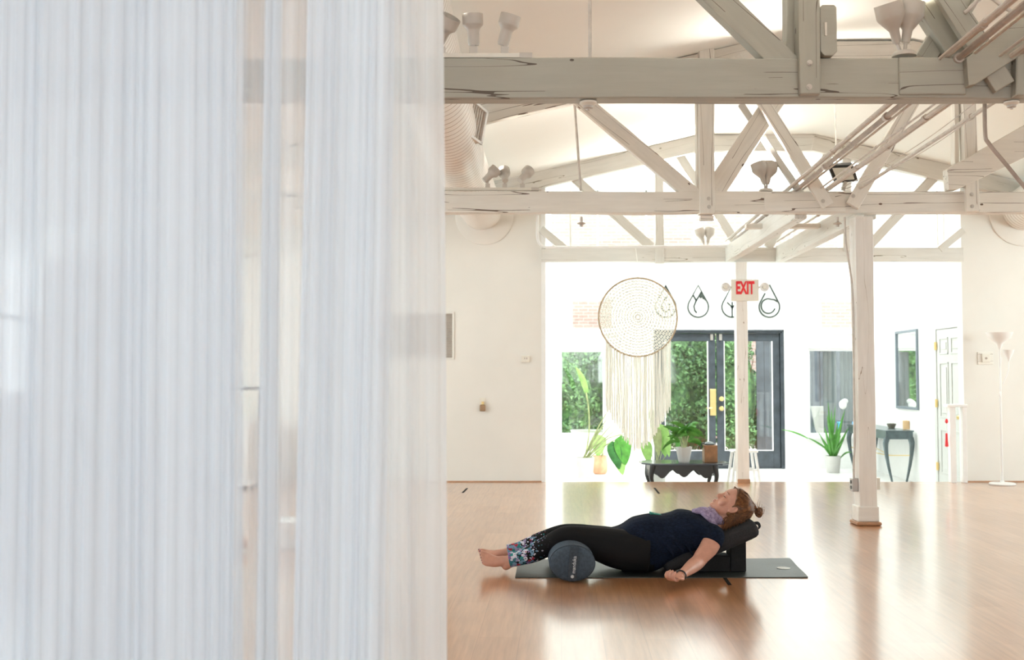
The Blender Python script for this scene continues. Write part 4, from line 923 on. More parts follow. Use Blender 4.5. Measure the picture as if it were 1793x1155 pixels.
for i, c, lab in ((0, 1165.5, 'small-drop metal emblem partly behind the round macrame hanging'), (1, 1222.4, 'drop-shaped metal emblem with a mountain peak inside'), (2, 1282, 'drop-shaped metal emblem with a sprout inside, behind the exit sign post'), (3, 1347, 'drop-shaped metal emblem with a spiral inside, right of the exit sign')): emblem(i, c, lab)

# ================================================================== MACRAME HOOP
def macrame():
    Y = 11.55; c = at(1117, 555, Y); R = 69*Y/FPX
    t = thing('macrame_hanging', c, 'large round white macrame wall hanging with long fringe, hung in the opening', 'macrame')
    m = MB(); m.tube([c+Vector((R*math.cos(a), 0, R*math.sin(a))) for a in np.linspace(0, 2*PI, 65)[:-1]], 0.009, 8, closed=True); m.build('hoop', M['hoop'], t, smooth=True)
    m = MB(); rs_ = np.linspace(0.02, R*0.985, 14)
    for k, r in enumerate(rs_):
        n = 96 if r > .2 else 48; m.tube([c+Vector((r*math.cos(a), 0.002*((k % 2)*2-1), r*math.sin(a))) for a in np.linspace(0, 2*PI, n+1)[:-1]], 0.0065, 5, closed=True)
    for k in range(len(rs_)-1):
        r0, r1 = rs_[k], rs_[k+1]; N = 14 + 4*k
        for j in range(N):
            a = 2*PI*j/N; b_ = 2*PI*(j+0.5)/N; a2 = 2*PI*(j+1)/N
            p0 = c+Vector((r0*math.cos(a), 0, r0*math.sin(a))); p1 = c+Vector((r1*math.cos(b_), 0, r1*math.sin(b_))); p2 = c+Vector((r0*math.cos(a2), 0, r0*math.sin(a2)))
            m.tube([p0, p1, p2], 0.0062, 4, caps=False)
    m.build('net', M['cotton'], t)
    m = MB(); rnd = random.Random(3); n = 84
    for k in range(n):
        u = -0.83+1.66*(k+0.5)/n + rnd.uniform(-.006, .006); x = c.x+R*u; z0 = c.z-R*math.sqrt(1-u*u); 
        Lz = at(0, 700 + 88*(1-abs(u/0.9)**1.5) + rnd.uniform(-6, 6), Y).z
        if abs(u) > 0.72: z0 += 0.0
        y0 = Y+rnd.uniform(-.012, .012); pts = [Vector((x+rnd.uniform(-.004, .004), y0, z0+(Lz-z0)*q)) for q in (0, .25, .5, .75, 1)]; m.tube(pts, rnd.uniform(0.0038, 0.0062), 5)
    o = m.build('fringe', M['cotton'], t); o['kind'] = 'stuff'
    m = MB(); m.tube([c+Vector((0, 0, R)), Vector((c.x, Y, at(1117, 462, Y).z)), Vector((c.x+0.01, Y3-0.012, 2.70))], 0.003, 6); m.build('hanging_cord', M['cotton'], t)
macrame()

# ================================================================== ENTRY FURNITURE AND PLANTS
def pot_prof(r, h, wall=0.012, foot=0.8): return [(0.001, 0), (r*foot, 0), (r*foot+0.003, 0.008), (r, h-0.01), (r, h), (r-wall, h), (r-wall, h*0.85), (0.001, h*0.85)]
def strap(m, p0, p1, bend, w_, n=10, up=Vector((0, 0, 1)), fold=0.25, tip=0.0):
    """long narrow leaf from p0 to p1, arching by bend, widest in the middle"""
    p0, p1 = Vector(p0), Vector(p1); L = (p1-p0).length; rows = []
    for k in range(n+1):
        t = k/n; c = p0.lerp(p1, t)+up*bend*4*t*(1-t)*L; ww = w_*(math.sin(PI*min(1, 0.12+t*0.88))**0.7)*(1-tip*t); d = (p1-p0).normalized(); s = d.cross(Vector((0, 1, 0.3))); s = s.normalized() if s.length > .1 else Vector((1, 0, 0))
        rows.append([c-s*ww/2, c-Vector((0, 1, 0))*ww*fold, c+s*ww/2])
    vs_ = [v for r in rows for v in r]; fs_ = []
    for k in range(n):
        for j in range(2): a = k*3+j; fs_.append((a, a+1, a+4, a+3))
    m.add(vs_, fs_)
def broad_leaf(m, base, tip, w_, cup=0.12, n=10, nrm_=(0, -1, 0)):
    """heart-shaped leaf hanging from base to tip"""
    base, tip = Vector(base), Vector(tip); d = tip-base; L = d.length; d.normalize(); nv = Vector(nrm_); s = d.cross(nv).normalized(); nv = s.cross(d); rows = []
    for k in range(n+1):
        t = k/n; prof = (math.sin(PI*min(1, t**0.62)))**0.75 if t < 1 else 0; ww = w_*prof*0.5+1e-4; c = base+d*L*(t-0.08*(1-t)); 
        row = []
        for j in range(-3, 4):
            u = j/3; row.append(c+s*ww*u - d*(abs(u)**2)*L*0.10*(1-t)*1.6 + nv*(cup*ww*(abs(u)) + 0.12*L*t*t*-0.6))
        rows.append(row)
    vs_ = [v for r in rows for v in r]; fs_ = [(k*7+j, k*7+j+1, (k+1)*7+j+1, (k+1)*7+j) for k in range(n) for j in range(6)]
    m.add(vs_, fs_)
def plant_pot(px, py_b, Y, r, h, mat, t, z0=ENT_Z, prof=None):
    c = at(px, 700, Y); c = Vector((c.x, Y, z0+0.001)); m = MB(); m.lathe(c, (0, 0, 1), prof or pot_prof(r, h), 32); m.build('pot', mat, t, smooth=True)
    m = MB(); m.lathe(c+Vector((0, 0, h*0.86)), (0, 0, 1), [(r-0.013, 0), (r-0.02, 0.006), (0.001, 0.01)], 20); m.build('soil', M['soil'], t); return c
# low black table
def low_table():
    Yn = 12.28; a, b = at(1122, 808, Yn+0.25), at(1274, 808, Yn+0.25); zt = 0.178; yf = 12.84
    t = thing('low_table', ((a.x+b.x)/2, 12.55, ENT_Z), 'low black table with scalloped apron at the edge of the entry', 'table')
    x0, x1 = at(1121, 808, Yn+0.28).x, at(1273, 808, Yn+0.28).x; c_ = 0.11
    m = MB(); m.prism([(x0+c_, Yn, zt-0.022), (x1-c_, Yn, zt-0.022), (x1, Yn+0.15, zt-0.022), (x1, yf-0.15, zt-0.022), (x1-c_, yf, zt-0.022), (x0+c_, yf, zt-0.022), (x0, yf-0.15, zt-0.022), (x0, Yn+0.15, zt-0.022)], (0, 0, 0.022)); m.build('table_top', M['tabletop'], t, bevel=0.006)
    def apron(y, xa, xb, ax='x'):
        pts_t = [(xa, zt-0.022), (xb, zt-0.022)]; L = xb-xa; low = []
        for k in range(49):
            u = k/48; s = abs(u-0.5)*2      # 0 centre .. 1 ends
            d = 0.10 + 0.045*math.cos(s*PI*3.1) * (1 if s < 0.9 else 0.4) + 0.02*s
            if s > 0.9: d = 0.10 + (s-0.9)*1.1
            low.append((xb-L*u, zt-0.022-d))
        poly = pts_t + low; 
        return poly
    xa, xb = at(1139, 820, Yn+0.06).x, at(1257, 820, Yn+0.06).x
    m = MB(); m.prism([Vector((x, Yn+0.07, z)) for x, z in apron(0, xa, xb)], (0, 0.022, 0)); m.prism([Vector((x, yf-0.09, z)) for x, z in apron(0, xa, xb)], (0, 0.022, 0))
    for x in (xa, xb-0.022): m.prism([Vector((x, Yn+0.09+(z_[0]-xa)/(xb-xa)*(yf-Yn-0.18), z_[1])) for z_ in apron(0, xa, xb)], (0.022, 0, 0))
    m.build('apron', M['black'], t)
    for sx, x in ((-1, xa), (1, xb)):
        for y in (Yn+0.08, yf-0.08):
            zt_ = zt-0.022; pts = [(x-sx*0.03, y, zt_), (x-sx*0.012, y, zt_-0.14), (x-sx*0.03, y, zt_-0.24), (x-sx*0.012, y, zt_-0.34), (x+sx*0.012, y, ENT_Z+0.012)]
            m = MB(); m.tube(sweep_pts(pts, 5), [0.034, 0.034, 0.033, 0.031, 0.03, 0.028, 0.026, 0.024, 0.022, 0.02, 0.019, 0.018, 0.018, 0.019, 0.02, 0.021, 0.022, 0.022, 0.022, 0.022, 0.012][:21], 10); m.build('leg', M['black'], t, smooth=True)
    return zt
ZT = low_table()
# plant on the low table
c = at(1197.5, 800, 12.5); tpl = thing('potted_plant', (c.x, 12.5, ZT), 'bright green leafy plant in a faceted white pot on the low black table', 'potted plant')
m = MB(); cc = Vector((c.x, 12.5, ZT+0.001)); m.lathe(cc, (0, 0, 1), [(0.001, 0), (0.062, 0), (0.066, 0.01), (0.096, 0.165), (0.096, 0.178), (0.085, 0.178), (0.08, 0.15), (0.001, 0.15)], 14); m.build('pot', M['ceramic'], tpl)
m = MB(); m.lathe(cc+Vector((0, 0, 0.151)), (0, 0, 1), [(0.08, 0), (0.001, 0.008)], 14); m.build('soil', M['soil'], tpl)
rnd = random.Random(5); st = MB(); lf = MB()
heads = [(-0.02, 0.33), (0.03, 0.36), (0.0, 0.27), (0.06, 0.30), (-0.06, 0.28)]
for hx, hz in heads:
    top = cc+Vector((hx, rnd.uniform(-.03, .03), 0.15+hz*0.62)); st.tube([cc+Vector((hx*0.3, 0, 0.15)), cc+Vector((hx*0.7, 0, 0.15+hz*0.4)), top], [0.008, 0.007, 0.005], 6)
    for k in range(8):
        a = 2*PI*k/8+rnd.uniform(-.3, .3); L = rnd.uniform(0.13, 0.21); el = rnd.uniform(-0.35, 0.55)
        strap(lf, top, top+Vector((math.cos(a)*L, math.sin(a)*L*0.8, el*L)), 0.16, 0.058, 8, fold=0.12, tip=0.35)
for dx, dz in ((0.27, 0.12), (-0.26, 0.13), (0.24, 0.20), (-0.2, 0.30), (0.21, 0.33)): strap(lf, cc+Vector((dx*0.25, 0, 0.24)), cc+Vector((dx, rnd.uniform(-.08, .05), dz)), 0.22, 0.055, 8, fold=0.12, tip=0.35)
st.build('stem', M['straw'], tpl); lf.build('foliage', M['leaf'], tpl, smooth=True)
# wooden box and dark jar
c = at(1243, 807, 12.5); bxw = 0.078
t = thing('wooden_box', (c.x, 12.5, ZT), 'square brown wooden vase on the low black table', 'box')
m = MB(); m.box((c.x-bxw, 12.5-bxw, ZT+0.001), (c.x+bxw, 12.5+bxw, ZT+0.205)); m.build('body', M['wood'], t, bevel=0.006)
m = MB()
t2 = thing('dark_jar', (c.x-0.01, 12.5, ZT+0.206), 'dark glass jar with a curled handle standing on the wooden vase', 'jar')
m.lathe((c.x-0.005, 12.5, ZT+0.207), (0, 0, 1), [(0.001, 0), (0.06, 0), (0.064, 0.012), (0.045, 0.032), (0.012, 0.042), (0.001, 0.043)], 20); m.build('body', M['darkglass'], t2, smooth=True)
m = MB(); m.tube(sweep_pts([(c.x-0.055, 12.49, ZT+0.215), (c.x-0.09, 12.48, ZT+0.225), (c.x-0.105, 12.48, ZT+0.19), (c.x-0.11, 12.48, ZT+0.155)], 5), 0.009, 8); m.build('handle', M['darkglass'], t2, smooth=True)
# white stool behind the post
c = at(1302, 800, 12.75); t = thing('stool', (c.x, 12.75, ENT_Z), 'white four-legged stool standing behind the exit sign post', 'stool'); zs = 0.31
MB().box((c.x-0.15, 12.62, zs-0.03), (c.x+0.15, 12.88, zs)).build('seat', M['whitegloss'], t, bevel=0.008)
for sx in (-1, 1):
    for sy in (-1, 1): m = MB(); m.bar((c.x+sx*0.12, 12.75+sy*0.1, zs-0.03), (c.x+sx*0.185, 12.75+sy*0.15, ENT_Z+0.002), 0.028, 0.028); m.build('leg', M['whitegloss'], t)
m = MB()
for sy in (-1, 1): m.bar((c.x-0.15, 12.75+sy*0.125, 0.07), (c.x+0.15, 12.75+sy*0.125, 0.07), 0.02, 0.02)
m.build('stretcher', M['whitegloss'], t)
# tall strap-leaved plant, left
YP = 14.9; t = thing('potted_plant', at(1023, 835, YP), 'tall plant with long pale stalks in a white pot by the left window', 'potted plant')
pc = plant_pot(1023.5, 835, YP, 0.138, 0.29, M['ceramic'], t)
m = MB(); s2 = MB(); top = pc+Vector((0, 0, 0.26))
for k, (px, py) in enumerate(((1077, 700), (1072, 722), (1066, 735), (1082, 733), (1090, 745), (1060, 752), (1075, 760), (1050, 745), (1096, 763))):
    strap(m, top+Vector((0.01*k-0.03, 0.01*(k % 3), 0)), at(px, py, YP+0.1*(k % 3)-0.1), 0.05+0.01*(k % 3), 0.026, 12, tip=0.5)
for px, py in ((1105, 762), (1118, 760)): strap(m, top+Vector((0.03, 0, 0.1)), at(px, py, YP), 0.12, 0.014, 12)
m.build('foliage', M['straw'], t)
m = MB(); m.tube(sweep_pts([top, at(1031, 760, YP), at(1031, 720, YP), at(1026, 686, YP)], 6), 0.011, 7); m.build('stalk', M['straw'], t, smooth=True)
m = MB(); strap(m, at(1027, 688, YP), at(1007, 641, YP), 0.06, 0.095, 12, up=Vector((1, 0, 0.3)), fold=0.1, tip=0.2); m.build('leaf', M['leafpale'], t, smooth=True)
# broad-leaved plant in terracotta
YP = 15.5; t = thing('potted_plant', at(1051, 828, YP), 'plant with large drooping heart-shaped leaves in a terracotta pot', 'potted plant')
pc = plant_pot(1050, 828, YP, 0.11, 0.27, M['terracotta'], t, prof=[(0.001, 0), (0.085, 0), (0.11, 0.03), (0.118, 0.14), (0.10, 0.24), (0.105, 0.27), (0.09, 0.27), (0.085, 0.22), (0.001, 0.2)])
top = pc+Vector((0, 0, 0.22))
for i, (b_, tp_, w_, mt) in enumerate((((1049, 768), (1047, 800), 0.22, 'leafpale'), ((1074, 782), (1085, 822), 0.20, 'leafdark'), ((1089, 772), (1096, 815), 0.24, 'leaf'), ((1083, 800), (1091, 832), 0.17, 'leafpale'))):
    yy = 14.6 if i else YP; B = at(*b_, yy); m = MB(); m.tube(sweep_pts([top, (top+B)/2+Vector((0, 0, 0.12)), B], 6), 0.006, 6); m.build('stem', M['straw'], t)
    m = MB(); broad_leaf(m, B, at(*tp_, yy-0.05), w_); m.build('leaf', M[mt], t, smooth=True)
# pale leaves behind the table, in front of the door
YP = 13.7; t = thing('potted_plant', at(1150, 830, YP), 'pale green broad-leaved plant behind the low table, in front of the door', 'potted plant')
pc = plant_pot(1150, 830, YP, 0.12, 0.24, M['ceramic'], t); top = pc+Vector((0, 0, 0.2))
for i, (b_, tp_, w_, mt) in enumerate((((1131, 778), (1137, 812), 0.15, 'leafpale'), ((1141, 722), (1143, 757), 0.07, 'leafpale'), ((1158, 753), (1166, 800), 0.19, 'leafpale'), ((1150, 757), (1154, 800), 0.12, 'straw'), ((1168, 768), (1172, 800), 0.09, 'leafpale'), ((1187, 772), (1186, 790), 0.06, 'leaf'))):
    B = at(*b_, YP-0.03*i); m = MB(); m.tube(sweep_pts([top, (top+B)/2+Vector((0, 0, 0.05)), B], 6), 0.005, 6); m.build('stem', M['straw'], t)
    m = MB(); broad_leaf(m, B, at(*tp_, YP-0.03*i-0.04), w_); m.build('leaf', M[mt], t, smooth=True)
# right plant
YP = 15.7; t = thing('potted_plant', at(1457, 826, YP), 'spiky green plant with a long side shoot in a white pot by the right window', 'potted plant')
pc = plant_pot(1457, 826, YP, 0.115, 0.25, M['ceramic'], t); top = pc+Vector((0, 0, 0.2)); m = MB()
for k, (px, py, w_) in enumerate(((1450, 702, .05), (1456, 715, .05), (1480, 716, .06), (1476, 735, .05), (1486, 748, .06), (1463, 708, .04), (1443, 745, .05), (1438, 765, .06), (1468, 735, .05), (1448, 725, .07), (1455, 742, .06), (1462, 755, .05), (1473, 760, .05), (1440, 780, .04), (1472, 782, .05), (1478, 770, .04), (1432, 755, .04))):
    strap(m, top+Vector((0.012*(k % 5)-0.024, 0.012*(k % 3), 0)), at(px, py, YP+0.12*(k % 3)-0.15), 0.04, w_, 10, tip=0.4)
strap(m, top+Vector((-0.03, 0, 0.1)), at(1412, 765, YP), 0.05, 0.03, 8); strap(m, at(1414, 767, YP), at(1367, 752, YP), 0.06, 0.035, 10, tip=0.3)
strap(m, top+Vector((0.1, 0, 0.0)), at(1492, 792, YP), 0.2, 0.03, 8)
m.build('foliage', M['leaf'], t)
# flowers
m = MB(); c = at(1476, 708, 15.9); m.ell(c, 0.06, 0.03, 0.07); m.ell(c+Vector((0.03, 0, 0.05)), 0.05, 0.03, 0.04); m.build('flower', M['white'], t, smooth=True)
# console table along the right wall
def console():
    ya, yb = 14.15, 15.9; zt = 0.47; t = thing('console_table', (5.25, 15, ENT_Z), 'dark metal console table with tapering legs along the right entry wall', 'table')
    def X(px, y): return at(px, 700, y).x
    xl = lambda y: 5.07 + 0.02*(y-ya); xr = lambda y: erx(y)-0.045
    m = MB(); m.prism([(xl(ya), ya, zt-0.02), (xr(ya), ya, zt-0.02), (xr(yb), yb, zt-0.02), (xl(yb), yb, zt-0.02)], (0, 0, 0.02)); m.build('table_top', M['console'], t, bevel=0.004)
    m = MB(); h = 0.10
    m.prism([(xl(ya)+0.02, ya+0.015, zt-0.02-h), (xr(ya)-0.01, ya+0.015, zt-0.02-h), (xr(ya)-0.01, ya+0.035, zt-0.02-h), (xl(ya)+0.02, ya+0.035, zt-0.02-h)], (0, 0, h)); m.prism([(xl(ya)+0.01, ya+0.02, zt-0.02-h), (xl(ya)+0.03, ya+0.02, zt-0.02-h), (xl(yb)+0.03, yb-0.02, zt-0.02-h), (xl(yb)+0.01, yb-0.02, zt-0.02-h)], (0, 0, h)); m.build('apron', M['console'], t)
    for x, y, s in ((xl(ya)+0.04, ya+0.05, 1), (xr(ya)-0.04, ya+0.05, -1), (xl(yb)+0.04, yb-0.05, 1), (xr(yb)-0.04, yb-0.05, -1)):
        m = MB(); m.tube(sweep_pts([(x-s*0.01, y, zt-0.1), (x-s*0.028, y, zt-0.2), (x-s*0.005, y, zt-0.42), (x+s*0.055, y, ENT_Z+0.002)], 5), [0.042, 0.042, 0.041, 0.040, 0.039, 0.037, 0.034, 0.031, 0.028, 0.026, 0.024, 0.022, 0.02, 0.018, 0.016, 0.014], 8); m.build('leg', M['console'], t, smooth=True)
    m = MB(); z = 0.13; m.bar((xl(ya)+0.04, ya+0.05, z), (xr(ya)-0.04, ya+0.05, z), 0.012, 0.012); m.bar((xl(ya)+0.04, ya+0.05, z+0.0), (xl(yb)+0.04, yb-0.05, z), 0.012, 0.012); m.bar((xl(ya)+0.08, ya+0.1, z), (xr(yb)-0.04, yb-0.05, z), 0.012, 0.012); m.build('stretcher', M['brass'], t)
    c = Vector((at(1587, 745, 14.5).x, 14.5, zt+0.001)); o = MB(); o.lathe(c, (0, 0, 1), [(0.001, 0), (0.048, 0), (0.048, 0.115), (0.042, 0.118), (0.02, 0.11), (0.001, 0.11)], 24); o = o.build('pillar_candle', M['candle'], None, smooth=True); tag(o, 'tan pillar candle on the near end of the dark console table', 'candle')
    w_ = MB(); w_.tube([c+Vector((0, 0, .108)), c+Vector((0, 0, .13))], 0.002, 6); w_.build('wick', M['black'], o)
    c = Vector((at(1561, 745, 14.75).x, 14.75, zt+0.001)); o = MB(); o.lathe(c, (0, 0, 1), [(0.001, 0), (0.04, 0), (0.062, 0.045), (0.065, 0.065), (0.058, 0.065), (0.04, 0.02), (0.001, 0.015)], 24); o = o.build('dark_bowl', plain('bowl_glaze', (0.16, 0.15, 0.12), 0.4), None, smooth=True); tag(o, 'small dark bowl with white petals on the console table', 'bowl')
    f_ = MB(); rr = random.Random(2)
    for _ in range(16): q = c+Vector((rr.uniform(-.035, .035), rr.uniform(-.035, .035), 0.066+rr.uniform(0, .02))); f_.ell(q, 0.016, 0.014, 0.008, 8, 5)
    f_.build('petals', M['white'], o)
console()
# mirror on the right entry wall
def wall_mirror():
    y0, y1 = 14.05, 14.95; z0, z1 = at(1580, 716, 14.5).z, at(1580, 578, 14.5).z
    t = thing('wall_mirror', (erx(14.5), 14.5, z0), 'tall dark-framed mirror on the right entry wall above the console table', 'mirror')
    def slab(ya, yb, za, zb, d0, d1, m): m.prism([(erx(ya)-d1, ya, za), (erx(yb)-d1, yb, za), (erx(yb)-d0, yb, za), (erx(ya)-d0, ya, za)], (0, 0, zb-za))
    f = 0.035; m = MB(); slab(y0, y0+f, z0, z1, 0.002, 0.03, m); slab(y1-f, y1, z0, z1, 0.002, 0.03, m); slab(y0+f, y1-f, z0, z0+f, 0.002, 0.03, m); slab(y0+f, y1-f, z1-f, z1, 0.002, 0.03, m); m.build('frame', plain('mirror_frame', (0.16, 0.19, 0.22), 0.4), t)
    m = MB(); slab(y0+f, y1-f, z0+f, z1-f, 0.004, 0.012, m); m.build('mirror_glass', M['mirror'], t)
wall_mirror()
# red tags by the panel door
c = at(1657.5, 770, YB-0.10); h = 0.16; m = MB(); m.lathe(c, (0, 0, -1), [(0.001, -h/2), (0.012, -h*0.45), (0.014, 0), (0.02, h*0.45), (0.001, h/2)], 10); o = m.build('red_tassel', M['red'], None, smooth=True); tag(o, 'red tassel hanging on a string beside the white guard rail', 'tassel')
m = MB(); m.tube([c+Vector((0, 0, h*0.4)), Vector((c.x+0.004, c.y, 0.854))], 0.002, 5); m.build('string', M['white'], o)
c = at(1657.5, 737, YB-0.10); m = MB(); m.lathe(c, (0, 0, -1), [(0.001, -.03), (0.014, -.015), (0.018, 0.01), (0.001, .03)], 10); m.build('bead', M['red'], o, smooth=True)

# ================================================================== YOGA MAT AND PROPS
def yoga_mat():
    A = atz(902, 1011.5, 0.0); B = atz(1415, 1011.5, 0.0); C_ = atz(1383, 978.5, 0.0); D = atz(908, 980, 0.0)
    nx, ny = 60, 12; rows = []
    for j in range(ny+1):
        v = j/ny; r = []
        for i in range(nx+1):
            u = i/nx; p = A.lerp(B, u).lerp(D.lerp(C_, u), v)
            z = 0.0055 + 0.004*max(0, (u-0.85)/0.15)**2*(0.5+0.5*math.sin(9*v)) + 0.0015*noise.noise(Vector((u*9, v*4, 0)))*(1 if v < 0.05 or u > 0.8 else 0.2)
            if j == 0: z -= 0.0005
            r.append(Vector((p.x, p.y, z)))
        rows.append(r)
    m = MB(); n = nx+1; top = [p for r in rows for p in r]; bot = [Vector((p.x, p.y, max(0.0008, p.z-0.0050))) for p in top]; N = len(top)
    fs_ = [(k*n+i, k*n+i+1, (k+1)*n+i+1, (k+1)*n+i) for k in range(ny) for i in range(nx)]; fb = [tuple(N+i for i in reversed(f)) for f in fs_]
    edge = [i for i in range(n)] + [k*n+nx for k in range(1, ny+1)] + [ny*n+i for i in range(nx-1, -1, -1)] + [k*n for k in range(ny-1, 0, -1)]
    fe = [(edge[i], N+edge[i], N+edge[(i+1) % len(edge)], edge[(i+1) % len(edge)]) for i in range(len(edge))]
    m.add(top+bot, fs_+fb+fe); o = m.build('yoga_mat', M['mat'], None, smooth=True); tag(o, 'long dark green-grey exercise mat under the reclining woman', 'yoga mat')
    c = atz(1372, 994, 0.008); m = MB(); m.lathe(Vector((c.x, c.y, 0.0072)), (0, 0, 1), [(0.001, 0), (0.042, 0), (0.042, 0.0022), (0.001, 0.0022)], 28); m.build('round_mark', plain('mark_white', (0.72, 0.74, 0.72), 0.6), o)
yoga_mat()
def round_bolster():
    y0, y1 = 6.10, 6.74; c = at(1002.5, 983, y0); rx, rz = 0.134, 0.104; cz = rz+0.0085
    t = thing('round_bolster', (c.x, (y0+y1)/2, 0.008), 'round slate blue bolster under the knees, lettered end facing the viewer', 'bolster')
    n = 40; rs = []
    for f, y in ((0.02, -0.022), (0.35, -0.021), (0.7, -0.016), (0.9, -0.006), (0.985, 0.008), (1, 0.03), (1.01, 0.2), (1, 0.45), (1, 0.61), (0.985, 0.632), (0.9, 0.646), (0.6, 0.656), (0.02, 0.66)):
        rs.append([Vector((c.x+rx*f*math.cos(a), y0+y+0.02, cz+rz*f*math.sin(a))) for a in (2*PI*i/n for i in range(n))])
    m = MB(); m.rings(rs); m.build('cushion', M['slate'], t, smooth=True)
    # piping at the rim
    m = MB(); m.tube([(c.x+rx*0.99*math.cos(a), y0+0.030, cz+rz*0.99*math.sin(a)) for a in np.linspace(0, 2*PI, 49)[:-1]], 0.0035, 6, closed=True); m.build('piping', M['slateband'], t, smooth=True)
    # vertical band across the end: a little handle strip, bulging with the end
    def P(u, v, off): # u across, v along band (-1..1); tilt a little
        x = u*0.026 - 0.008*v*-1; z = v*rz*0.97; e = min(1, math.hypot((x)/rx, z/rz)); y = y0 - 0.004 + 0.020*e**4 - off; return Vector((c.x+x+0.004, y, cz+z))
    rows = [[P(u, v, 0.004) for u in (-1, -0.5, 0, 0.5, 1)] for v in np.linspace(-1, 1, 25)]; m = MB(); nn = 5; f_ = [P(u, v, 0.0) for v in np.linspace(-1, 1, 25) for u in (-1, -0.5, 0, 0.5, 1)]
    vs_ = [p for r in rows for p in r]; N = len(vs_); q = [(k*nn+i, k*nn+i+1, (k+1)*nn+i+1, (k+1)*nn+i) for k in range(24) for i in range(4)]; vs_ += f_
    ed = [(k*nn, (k+1)*nn) for k in range(24)] + [((k+1)*nn+4, k*nn+4) for k in range(24)]
    m.add(vs_, q + [(a, b, b+N, a+N) for a, b in ed]); band = m.build('handle_band', M['slateband'], t, smooth=True)
    me = text_mesh('manduka', 0.05, 0.0006); me.materials.append(M['print']); xs = [v.co.x for v in me.vertices]; ys = [v.co.y for v in me.vertices]; L = 0.098
    for v in me.vertices:
        s = (v.co.x-min(xs))/(max(xs)-min(xs))*L; h = (v.co.y-(max(ys)+min(ys))/2)/(max(ys)-min(ys))*0.022; vz = (-0.052+s)/(rz*0.97); p = P(0, vz, 0.0055); v.co = Vector((p.x+0.004-h, p.y+v.co.z, p.z))
    o = bpy.data.objects.new('lettering', me); link(o, band)
    m = MB(); q0 = P(0, -0.072/(rz*0.97), 0.0062)
    for k in range(6): a = PI*k/6; m.bar(q0-Vector((math.cos(a), 0, math.sin(a)))*0.010, q0+Vector((math.cos(a), 0, math.sin(a)))*0.010, 0.0028, 0.0012)
    m.build('flower_mark', M['print'], band)
round_bolster()
YM = 6.50
def back_bolster():
    """long charcoal bolster, flattened, leaning on the blocks"""
    a = at(1163, 989, 6.5); b = at(1317, 918, 6.5); a.z = max(a.z, 0.05); t = thing('back_bolster', (a.x, 6.5, 0.01), 'charcoal bolster leaning under her back and head', 'bolster')
    ax = (b-a).normalized(); up = Vector((-ax.z, 0, ax.x)); L = (b-a).length; rs = []; n = 36
    for u, f in ((-0.035, 0.25), (-0.03, 0.55), (-0.015, 0.82), (0.01, 0.97), (0.05, 1), (0.5, 1), (0.9, 1), (0.955, 0.97), (0.985, 0.85), (1.0, 0.62), (1.008, 0.25)):
        c = a + ax*L*u; th = 0.062 if u > 0.3 else 0.045+0.017*max(0, u)/0.3; r = []
        for i in range(n):
            q = 2*PI*i/n; e = 2/3.2; cx_, cz_ = math.copysign(abs(math.cos(q))**e, math.cos(q)), math.copysign(abs(math.sin(q))**e, math.sin(q)); r.append(c + Vector((0, 1, 0))*cx_*(0.17-(1-f)*0.06) + up*cz_*th*f)
        rs.append(r)
    m = MB(); m.rings(rs); m.build('cushion', M['charcoal'], t, smooth=True)
    e_ = b + ax*0.0; m = MB(); m.tube(sweep_pts([e_+up*0.02+Vector((0, -0.08, 0)), e_+ax*0.024+up*0.010+Vector((0, -0.075, 0)), e_+ax*0.026-up*0.018+Vector((0, -0.06, 0)), e_+ax*0.0-up*0.03+Vector((0, -0.05, 0))], 5), [(0.003, 0.011)]*16, 6); m.build('handle_loop', M['charcoal'], t, smooth=True)
back_bolster()
def block(x0, x1, z1, y0, y1, lab, z0=0.0075):
    a = at(x0, 998, y0).x; b = at(x1, 998, y0).x; o = MB().box((a, y0, z0), (b, y1, z1)).build('yoga_block', M['blackfoam'], None, bevel=0.006); tag(o, lab, 'yoga block', 'foam blocks under the back bolster'); return o
block(1280, 1307, 0.205, 6.42, 6.57, 'black foam block standing upright under the raised end of the bolster')
block(1212, 1279.3, 0.102, 6.42, 6.57, 'black foam block lying flat under the middle of the bolster')

# ================================================================== THE WOMAN
# sagittal profile traced in the plane of each limb; lateral axis = Y (her left side faces the camera)
wt = thing('person', (0.75, 6.45, 0.008), 'woman in navy top and floral leggings lying back on a bolster, eyes closed', 'person')
def loft(m, st, lat=(0, 1, 0), n=24, sq=2.0, caps=True, fix=None):
    """st: (centre, half-width along lat, half-thickness in the profile plane)"""
    P = [Vector(s[0]) for s in st]; rs = []
    for i, s in enumerate(st):
        a = P[max(0, i-1)]; b = P[min(len(P)-1, i+1)]; t = Vector(fix) if fix else (b-a).normalized(); la = Vector(s[3] if len(s) > 3 else lat); la = (la-t*la.dot(t)).normalized(); u = t.cross(la)
        e = 2/sq; r = []
        for k in range(n):
            q = 2*PI*k/n; c, d = math.cos(q), math.sin(q); c = math.copysign(abs(c)**e, c); d = math.copysign(abs(d)**e, d)
            r.append(P[i] + la*c*s[1] + u*d*s[2])
        rs.append(r)
    # round the ends off
    m.rings(rs, caps); return m
def dense(st, n=4):
    """smooth interpolation of loft stations"""
    c = sweep_pts([s[0] for s in st], n); q = sweep_pts([Vector((s[1], s[2], 0)) for s in st], n); la = [s[3] if len(s) > 3 else (0, 1, 0) for s in st]; lv = sweep_pts([Vector(l) for l in la], n)
    return [(c[i], q[i].x, q[i].y, tuple(lv[i])) for i in range(len(c))]
SCL = 6.45/FPX
def seg(y, rows):
    """rows: (px, py_top, py_bottom, half-width m) on the body axis in plane y -> stations"""
    return [(at(px, (a+b)/2, y), hw, (b-a)/2*SCL) for px, a, b, hw in rows]
